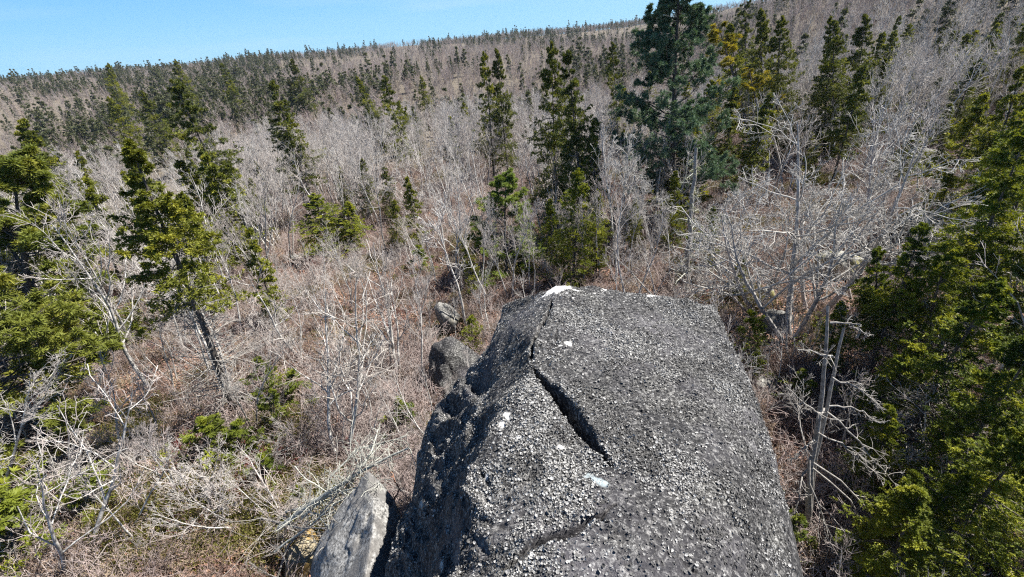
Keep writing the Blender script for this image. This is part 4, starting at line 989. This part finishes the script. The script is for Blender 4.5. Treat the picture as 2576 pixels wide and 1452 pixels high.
def clear_mask(x, y):
    m_ = np.ones(len(x), bool)
    for c, r in CLR: m_ &= np.hypot(x-c[0], y-c[1]) > r*.72
    return m_
zone_names = [(-90, -22, 'left'), (-22, 12, 'middle'), (12, 90, 'right')]
def zone(x, y):
    a = math.degrees(math.atan2(x, y))
    return next(n for lo, hi, n in zone_names if lo <= a < hi)
LM = [(400, 650, 'the tall leaning spruce'), (190, 450, 'the bushy left-edge spruce'), (60, 700, 'the yellow-green pine'), (390, 320, 'the pointed leaning spruce'), (560, 380, 'the broad ragged spruce'),
 (740, 350, 'the thin grey-green spruce'), (930, 270, 'the green-topped leaning spruce'), (1250, 280, 'the pair of slim spruces'), (1400, 300, 'the tallest middle spruce'), (1340, 400, 'the white forked birch'),
 (1550, 280, 'the narrow bare-trunked spruce'), (1690, 250, 'the big white pine'), (1840, 200, 'the golden tree'), (1740, 550, 'the standing dead trunk'), (2120, 180, 'the two high dark spruces'),
 (2215, 260, 'the lone slope spruce'), (2400, 260, 'the leaning upper-right spruce'), (2000, 600, 'the spreading maple'), (2360, 680, 'the dense dark spruce at right'), (1600, 720, 'the top of the boulder'),
 (840, 570, 'the short green spruces'), (1270, 590, 'the light green young pine'), (800, 700, 'the red-twigged bush'), (980, 800, 'the forked birch in the scrub'), (270, 860, 'the leaning pale birch'), (850, 950, 'the grey multi-stem birch'),
 (2265, 110, 'the curved birch on the slope'), (2500, 500, 'the tall right-edge spruces'), (1130, 830, 'the pale rounded rock'), (2100, 1050, 'the pale split snag'), (100, 150, 'the left end of the skyline'), (650, 120, 'the skyline left of centre'), (1300, 80, 'the middle of the skyline')]
_seen = {}
def auto_label(i_, base, kind_words, short, tall, scale, zz):
    p = project(np.array([[x[i_], y[i_], z[i_]+5*zz]]))[0]
    b_ = min(LM, key=lambda l: (l[0]-p[0])**2+(l[1]-p[1])**2); dx, dy = p[0]-b_[0], p[1]-b_[1]; dd = math.hypot(dx, dy)
    if dd < 45: rel = 'close against'
    elif abs(dx) > abs(dy)*1.2: rel = ('just ' if dd < 110 else 'well ')+('right' if dx > 0 else 'left')+' of'
    elif dy < 0: rel = 'right behind' if dd < 110 else 'far behind'
    else: rel = 'just in front of' if dd < 110 else 'well in front of'
    sz = short if zz < .78 else (tall if zz > .98 else kind_words)
    return f'{sz} {rel} {b_[2]}'
# bare trees 18-110 m
x, y, g = polar(5200, 17, 125, seed=11, pw=1.55)
rr = np.hypot(x, y); az = np.degrees(np.arctan2(x, y))
dens = np.where(rr < 30, .62, 1.0)*(.55+.9*sstep(-.25, .25, fnoise(x*.045, y*.045, 3, 111)))
dens = np.where((az > -30) & (az < 12) & (rr > 33) & (rr < 85), dens*1.6, dens*.85)
k = (g.random(len(x)) < dens*.75) & (clear_mask(x, y) | (rr > 34)) & ~near_poly(x, y, 1.2) & ~hides_hero(x, y, 7.5, g)
x, y = x[k], y[k]; xs_, ys_, g2 = polar(420, 8, 36, seed=19, pw=1.8); k2 = ~near_poly(xs_, ys_, 1.0); xs_, ys_ = xs_[k2], ys_[k2]; nsap = len(xs_)
sap = np.concatenate([np.zeros(len(x), bool), np.ones(nsap, bool)]); x = np.concatenate([x, xs_]); y = np.concatenate([y, ys_]); o_ = np.argsort(np.hypot(x, y)); sap = sap[o_]
if 1:
  pass
x, y = x[o_], y[o_]; z = terrain(x, y)-.05; n = len(x)
rots, scl = rs(n, g, .62, 1.08, .07); rd = np.hypot(x, y); near = rd < 30
scl[near & ~sap] *= g.uniform(.5, .95, (near & ~sap).sum())[:, None]; scl[sap] *= g.uniform(.16, .5, sap.sum())[:, None]; rots[sap, :2] *= 3.5
NB = 290
def single(kind, me, i, lab, cat, grp):
    o = bpy.data.objects.new(kind, me); COL.objects.link(o); o.location = (x[i], y[i], z[i]); o.rotation_euler = rots[i]; o.scale = scl[i]
    o['label'] = lab; o['category'] = cat; o['group'] = grp
tone = {'left': 'thin bare grey tree in the mixed woods on the left', 'middle': 'slim pale bare tree in the dense grey stand in the middle', 'right': 'bare grey tree on the scrubby slope at right'}
for i in range(NB): 
    zn = zone(x[i], y[i]); single('bare_tree', baM_me[g.integers(0, 7)], i, auto_label(i, 0, 'slim bare grey tree', 'short bare grey tree', 'tall bare grey tree', 1, scl[i][2]), 'tree', f'bare trees, {zn} part of the woods')
s0 = slice(NB, n)
scatter('bare_woods', baM, np.stack([x, y, z], 1)[s0], rots[s0], scl[s0], g.integers(0, 7, n-NB), 'dense mass of leafless grey trees behind the nearer ones', 'woods')

# spruces 20-130 m
x, y, g = polar(1300, 20, 140, seed=12, pw=1.5)
rr = np.hypot(x, y); az = np.degrees(np.arctan2(x, y))
dens = (.10+.9*sstep(.0, .3, fnoise(x*.03+7, y*.03, 3, 121)))*np.where((az > -28) & (az < 10) & (rr < 85), .22, 1)*np.where((az < -22) & (rr > 38), 2.6, 1)*np.where(rr < 32, .35, 1)
k = (g.random(len(x)) < dens*1.5) & (clear_mask(x, y) | (rr > 34)) & ~near_poly(x, y, 1.5) & ~hides_hero(x, y, 8, g)
x, y = x[k], y[k]; o_ = np.argsort(np.hypot(x, y)); x, y = x[o_], y[o_]; z = terrain(x, y)-.05; n = len(x)
rots, scl = rs(n, g, .6, 1.2, .04); NS = min(n, 190)
tone = {'left': 'dark spruce among bare trees on the left', 'middle': 'dark spruce standing in or beyond the grey stand', 'right': 'dark spruce on the slope at right'}
for i in range(NS):
    zn = zone(x[i], y[i]); single('spruce_tree', spM_me[g.integers(0, 6)], i, auto_label(i, 0, 'dark spruce', 'small dark spruce', 'tall dark spruce', 1, scl[i][2]), 'tree', f'spruces scattered, {zn} part of the woods')
EXS = [np.stack([x, y, z], 1)[NS:], rots[NS:], scl[NS:]]

# far woods
x, y, g = polar(42000, 105, 900, seed=13, pw=1.35)
k = g.random(len(x)) < .5+.5*sstep(-.3, .3, fnoise(x*.012, y*.012, 3, 131)); x, y = x[k], y[k]
z = terrain(x, y)-.1; n = len(x); rots, scl = rs(n, g, .6, 1.05, .06)
scatter('far_bare_woods', baF, np.stack([x, y, z], 1), rots, scl, g.integers(0, 5, n), 'grey-purple leafless woods covering the far slopes', 'woods')
x, y, g = polar(30000, 110, 900, seed=14, pw=1.25)
az = np.degrees(np.arctan2(x, y)); rr = np.hypot(x, y)
k = g.random(len(x)) < (.06+.94*sstep(-.02, .22, fnoise(x*.017+4, y*.017, 4, 141)))*np.where(az < -22, 1.0, .55)*np.where(az > 16, .5, 1); x, y = x[k], y[k]
z = terrain(x, y)-.1; n = len(x); rots, scl = rs(n, g, .4, 1.25, .05); big = g.random(n) < .10; scl[big] *= 1.45; scl[:, :2] *= g.uniform(.8, 1.5, n)[:, None]
P = np.vstack([np.stack([x, y, z], 1), EXS[0]]); rots = np.vstack([rots, EXS[1]]); scl = np.vstack([scl, EXS[2]])
scatter('far_spruce_woods', spF, P, rots, scl, g.integers(0, 5, len(P)), 'small dark spruces dotting the far slopes and the ridge line', 'woods')

# undergrowth
M_sh2 = twig_mat('pinkish_grey_shrub_twig', [(.47, .395, .37), (.42, .33, .31), (.53, .47, .44)])
M_sh3 = twig_mat('tan_shrub_twig', [(.44, .33, .22), (.36, .26, .19), (.50, .41, .28)])
M_shg = leaf_mat('olive_shrub_leaf', (.05, .06, .015), (.12, .12, .025), (.22, .19, .04), .3)
def gshrub(seed):
    A = shrub(R_(seed), .6, 12, .8, 3, 2, .005, .4); r = R_(seed+1); n = 420
    a = r.uniform(0, 6.28, n); q = .55*np.sqrt(r.random(n)); p0 = np.stack([np.cos(a)*q, np.sin(a)*q, r.uniform(.1, .6, n)*(1.1-q)], 1); d = unit(r.normal(size=(n, 3))+[0, 0, .6]); e = p0+d*r.uniform(.03, .08, n)[:, None]; w_ = unit(np.cross(d, r.normal(size=(n, 3))))*.014
    md = (p0+e)/2; A.quads(np.stack([p0, md+w_, e, md-w_], 1), 1); return A.raw(), [M_sh3, M_shg]
P6 = lambda sd, h, n, mt, rr_=.0062: (shrub(R_(sd), h, n, .8, 4, 2, rr_, .42).raw(), [mt])
shr = [P6(600, .9, 11, M_shrub), P6(601, .7, 12, M_shrub), P6(602, 1.15, 9, M_sh2), P6(603, .85, 11, M_sh2), P6(604, .8, 11, M_sh3), P6(605, .75, 12, M_redtwig), gshrub(610), gshrub(612), P6(606, 1.6, 7, M_sh2, .008)]
x, y, g = polar(27000, 6, 75, -62, 66, seed=15, pw=1.25)
x2, y2, _ = polar(4200, 5.5, 19, -62, 66, seed=25, pw=1.9); x = np.concatenate([x, x2]); y = np.concatenate([y, y2])
k = ~near_poly(x, y, .35); x, y = x[k], y[k]; rr = np.hypot(x, y)
kk = np.ones(len(x), bool)
for a, b, r in RCK:
    if abs(a) > .1: uu = math.hypot(a, b); kk &= (np.hypot(x-a, y-b) > r*.8) & (np.hypot(x-(a-a/uu*r), y-(b-b/uu*r)) > r*.8)
x, y = x[kk], y[kk]
dk = on_ground(2090, 1300); k = g.random(len(x)) < (.35+.65*sstep(-.25, .1, fnoise(x*.35, y*.35, 3, 151)))*np.where(np.hypot(x-dk[0], y-dk[1]) < 3.6, .3, 1); x, y = x[k], y[k]; rr = np.hypot(x, y)
z = terrain(x, y); n = len(x); rots, scl = rs(n, g, .5, 1.3, .14); scl *= (1+.5*sstep(25, 60, rr))[:, None]
redz = np.zeros(n, bool)
for a, b, r in [(790,665,2.4),(840,625,1.6),(30,1010,1.6),(470,1150,.8),(880,640,1.5),(680,1190,.9),(60,1050,1.2)]:
    c = on_ground(a, b); redz |= np.hypot(x-c[0], y-c[1]) < r
v1 = fnoise(x*.22, y*.22, 3, 171)+g.normal(size=n)*.12; v2 = fnoise(x*.3+9, y*.3, 3, 173)+g.normal(size=n)*.08
pid = np.where(v1 < -.12, g.integers(0, 2, n), np.where(v1 < .14, g.choice([2, 0, 1, 4], n), np.where(v1 < .3, g.choice([4, 2, 1], n), g.choice([2, 3], n))))
pid = np.where(v2 > .24, g.integers(6, 8, n), pid); pid = np.where(g.random(n) < .06, 8, pid)
pid = np.where(redz & (g.random(n) < .6), 5, pid); pid = np.where(g.random(n) < .008, 5, pid)
scatter('undergrowth', shr, np.stack([x, y, z], 1), rots, scl, pid, 'tangled brown and pinkish-grey twiggy undergrowth over the forest floor', 'undergrowth')

# low evergreen groundcover and moss tufts, fallen leaves
def tuft(seed, mat, n=60, L=.16, W=.03, rad=.22):
    r = R_(seed); a = r.uniform(0, 6.28, n); q = rad*np.sqrt(r.random(n)); p0 = np.stack([np.cos(a)*q, np.sin(a)*q, np.zeros(n)], 1)
    d = unit(np.stack([r.normal(size=n)*.5, r.normal(size=n)*.5, np.ones(n)], 1)); e = p0+d*(r.uniform(.4, 1.2, n)*L)[:, None]; w_ = unit(np.cross(d, r.normal(size=(n, 3))))*W*.5
    M_ = MB(); md = p0*.4+e*.6; M_.quads(np.stack([p0, md+w_, e, md-w_], 1)); return M_.raw(), [mat]
def leaves(seed, n=40):
    r = R_(seed); c = np.stack([r.uniform(-.5, .5, n), r.uniform(-.5, .5, n), r.uniform(.01, .09, n)], 1); u = unit(r.normal(size=(n, 3))*[1, 1, .35]); v = unit(np.cross(u, r.normal(size=(n, 3))*.4+[0, 0, 1.])); s = r.uniform(.03, .055, n)[:, None]
    M_ = MB(); M_.quads(np.stack([c-u*s, c+v*s*.6, c+u*s, c-v*s*.6], 1)); return M_.raw()
def flat(name, cols):
    mt, nt, b = newmat(name); t = noise(nt, 6, 2, .5); c = ramp(nt, t, [(.35+.3*i/(len(cols)-1), cc) for i, cc in enumerate(cols)]); nt.links.new(c, b.inputs['Base Color']); b.inputs['Roughness'].default_value = .8; return mt
M_leaf = flat('dry_leaf', [(.20, .10, .06), (.34, .21, .15), (.26, .13, .09), (.42, .31, .24)])
M_lowg = leaf_mat('low_evergreen', (.045, .060, .015), (.10, .11, .025), (.19, .18, .04))
M_dry = flat('dry_grass', [(.30, .22, .13), (.42, .34, .22)])
pr = [tuft(700+i, M_lowg) for i in range(2)]+[tuft(705, M_dry, 50, .22, .014)]+[(leaves(710+i), [M_leaf]) for i in range(2)]
x, y, g = polar(17000, 6, 45, -62, 66, seed=16, pw=1.3); k = ~near_poly(x, y, .2); x, y = x[k], y[k]; n = len(x)
z = terrain(x, y); rots, scl = rs(n, g, .8, 1.6, .1); gz = fnoise(x*.3, y*.3, 3, 161)+g.normal(size=n)*.1
pid = np.where(gz > .28, g.integers(0, 2, n), np.where(g.random(n) < .12, 2, g.integers(3, 5, n)))
scatter('forest_floor_litter', pr, np.stack([x, y, z], 1), rots, scl, pid, 'dry leaves, moss and low green tufts on the forest floor', 'leaf litter', smooth=False)
# thin air haze: one closed box round everything
def haze():
    V = np.array([[a, b, c] for c in (-60, 75) for b in (-1300, 1300) for a in (-1300, 1300)], float)
    Q = np.array([[0, 2, 3, 1], [4, 5, 7, 6], [0, 1, 5, 4], [2, 6, 7, 3], [0, 4, 6, 2], [1, 3, 7, 5]])
    mt = bpy.data.materials.new('thin_haze'); mt.use_nodes = True; nt = mt.node_tree; nt.nodes.remove(nt.nodes['Principled BSDF'])
    v = nt.nodes.new('ShaderNodeVolumePrincipled'); v.inputs['Color'].default_value = (.80, .88, 1, 1); v.inputs['Density'].default_value = .0001; v.inputs['Anisotropy'].default_value = .2
    nt.links.new(v.outputs[0], nt.nodes['Material Output'].inputs['Volume'])
    me = make_mesh('haze', (V, Q, np.zeros((0, 3), int), np.zeros(6, int), np.zeros(0, int)), [mt], False)
    link('haze', me, kind='stuff', label='thin pale air haze over the far ridge', category='haze')
haze()
# tell look-alikes apart by their order from the left
_by = {}
for o in bpy.data.objects:
    if o.get('category') and o.name.startswith(('bare_tree', 'spruce_tree')) and o.get('group'): _by.setdefault(o['label'], []).append(o)
ORD = ['leftmost', 'second', 'third', 'fourth', 'fifth', 'sixth', 'seventh', 'eighth', 'ninth', 'tenth', 'eleventh', 'twelfth', 'thirteenth', 'fourteenth', 'fifteenth']+['sixteenth', 'seventeenth', 'eighteenth', 'nineteenth', 'twentieth', '21st', '22nd', '23rd', '24th', '25th', '26th', '27th', '28th', '29th', '30th']
for lb, os_ in _by.items():
    if len(os_) < 2: continue
    os_.sort(key=lambda o: project(np.array(o.location))[0][0])
    for i_, o in enumerate(os_):
        if len(lb.split()) > 11: lb = lb.replace('well in front', 'in front').replace('bare grey tree', 'bare tree')
        if i_ < len(ORD): o['label'] = lb+(', leftmost of these' if i_ == 0 else f', {ORD[i_]} from left')
        o['label'] = o['label'].replace('well in front of', 'before').replace('just in front of', 'before') if len(o['label'].split()) > 16 else o['label']
print('objects', len(bpy.data.objects), 'tris', sum(len(me.loops)-2*len(me.polygons) for me in bpy.data.meshes))
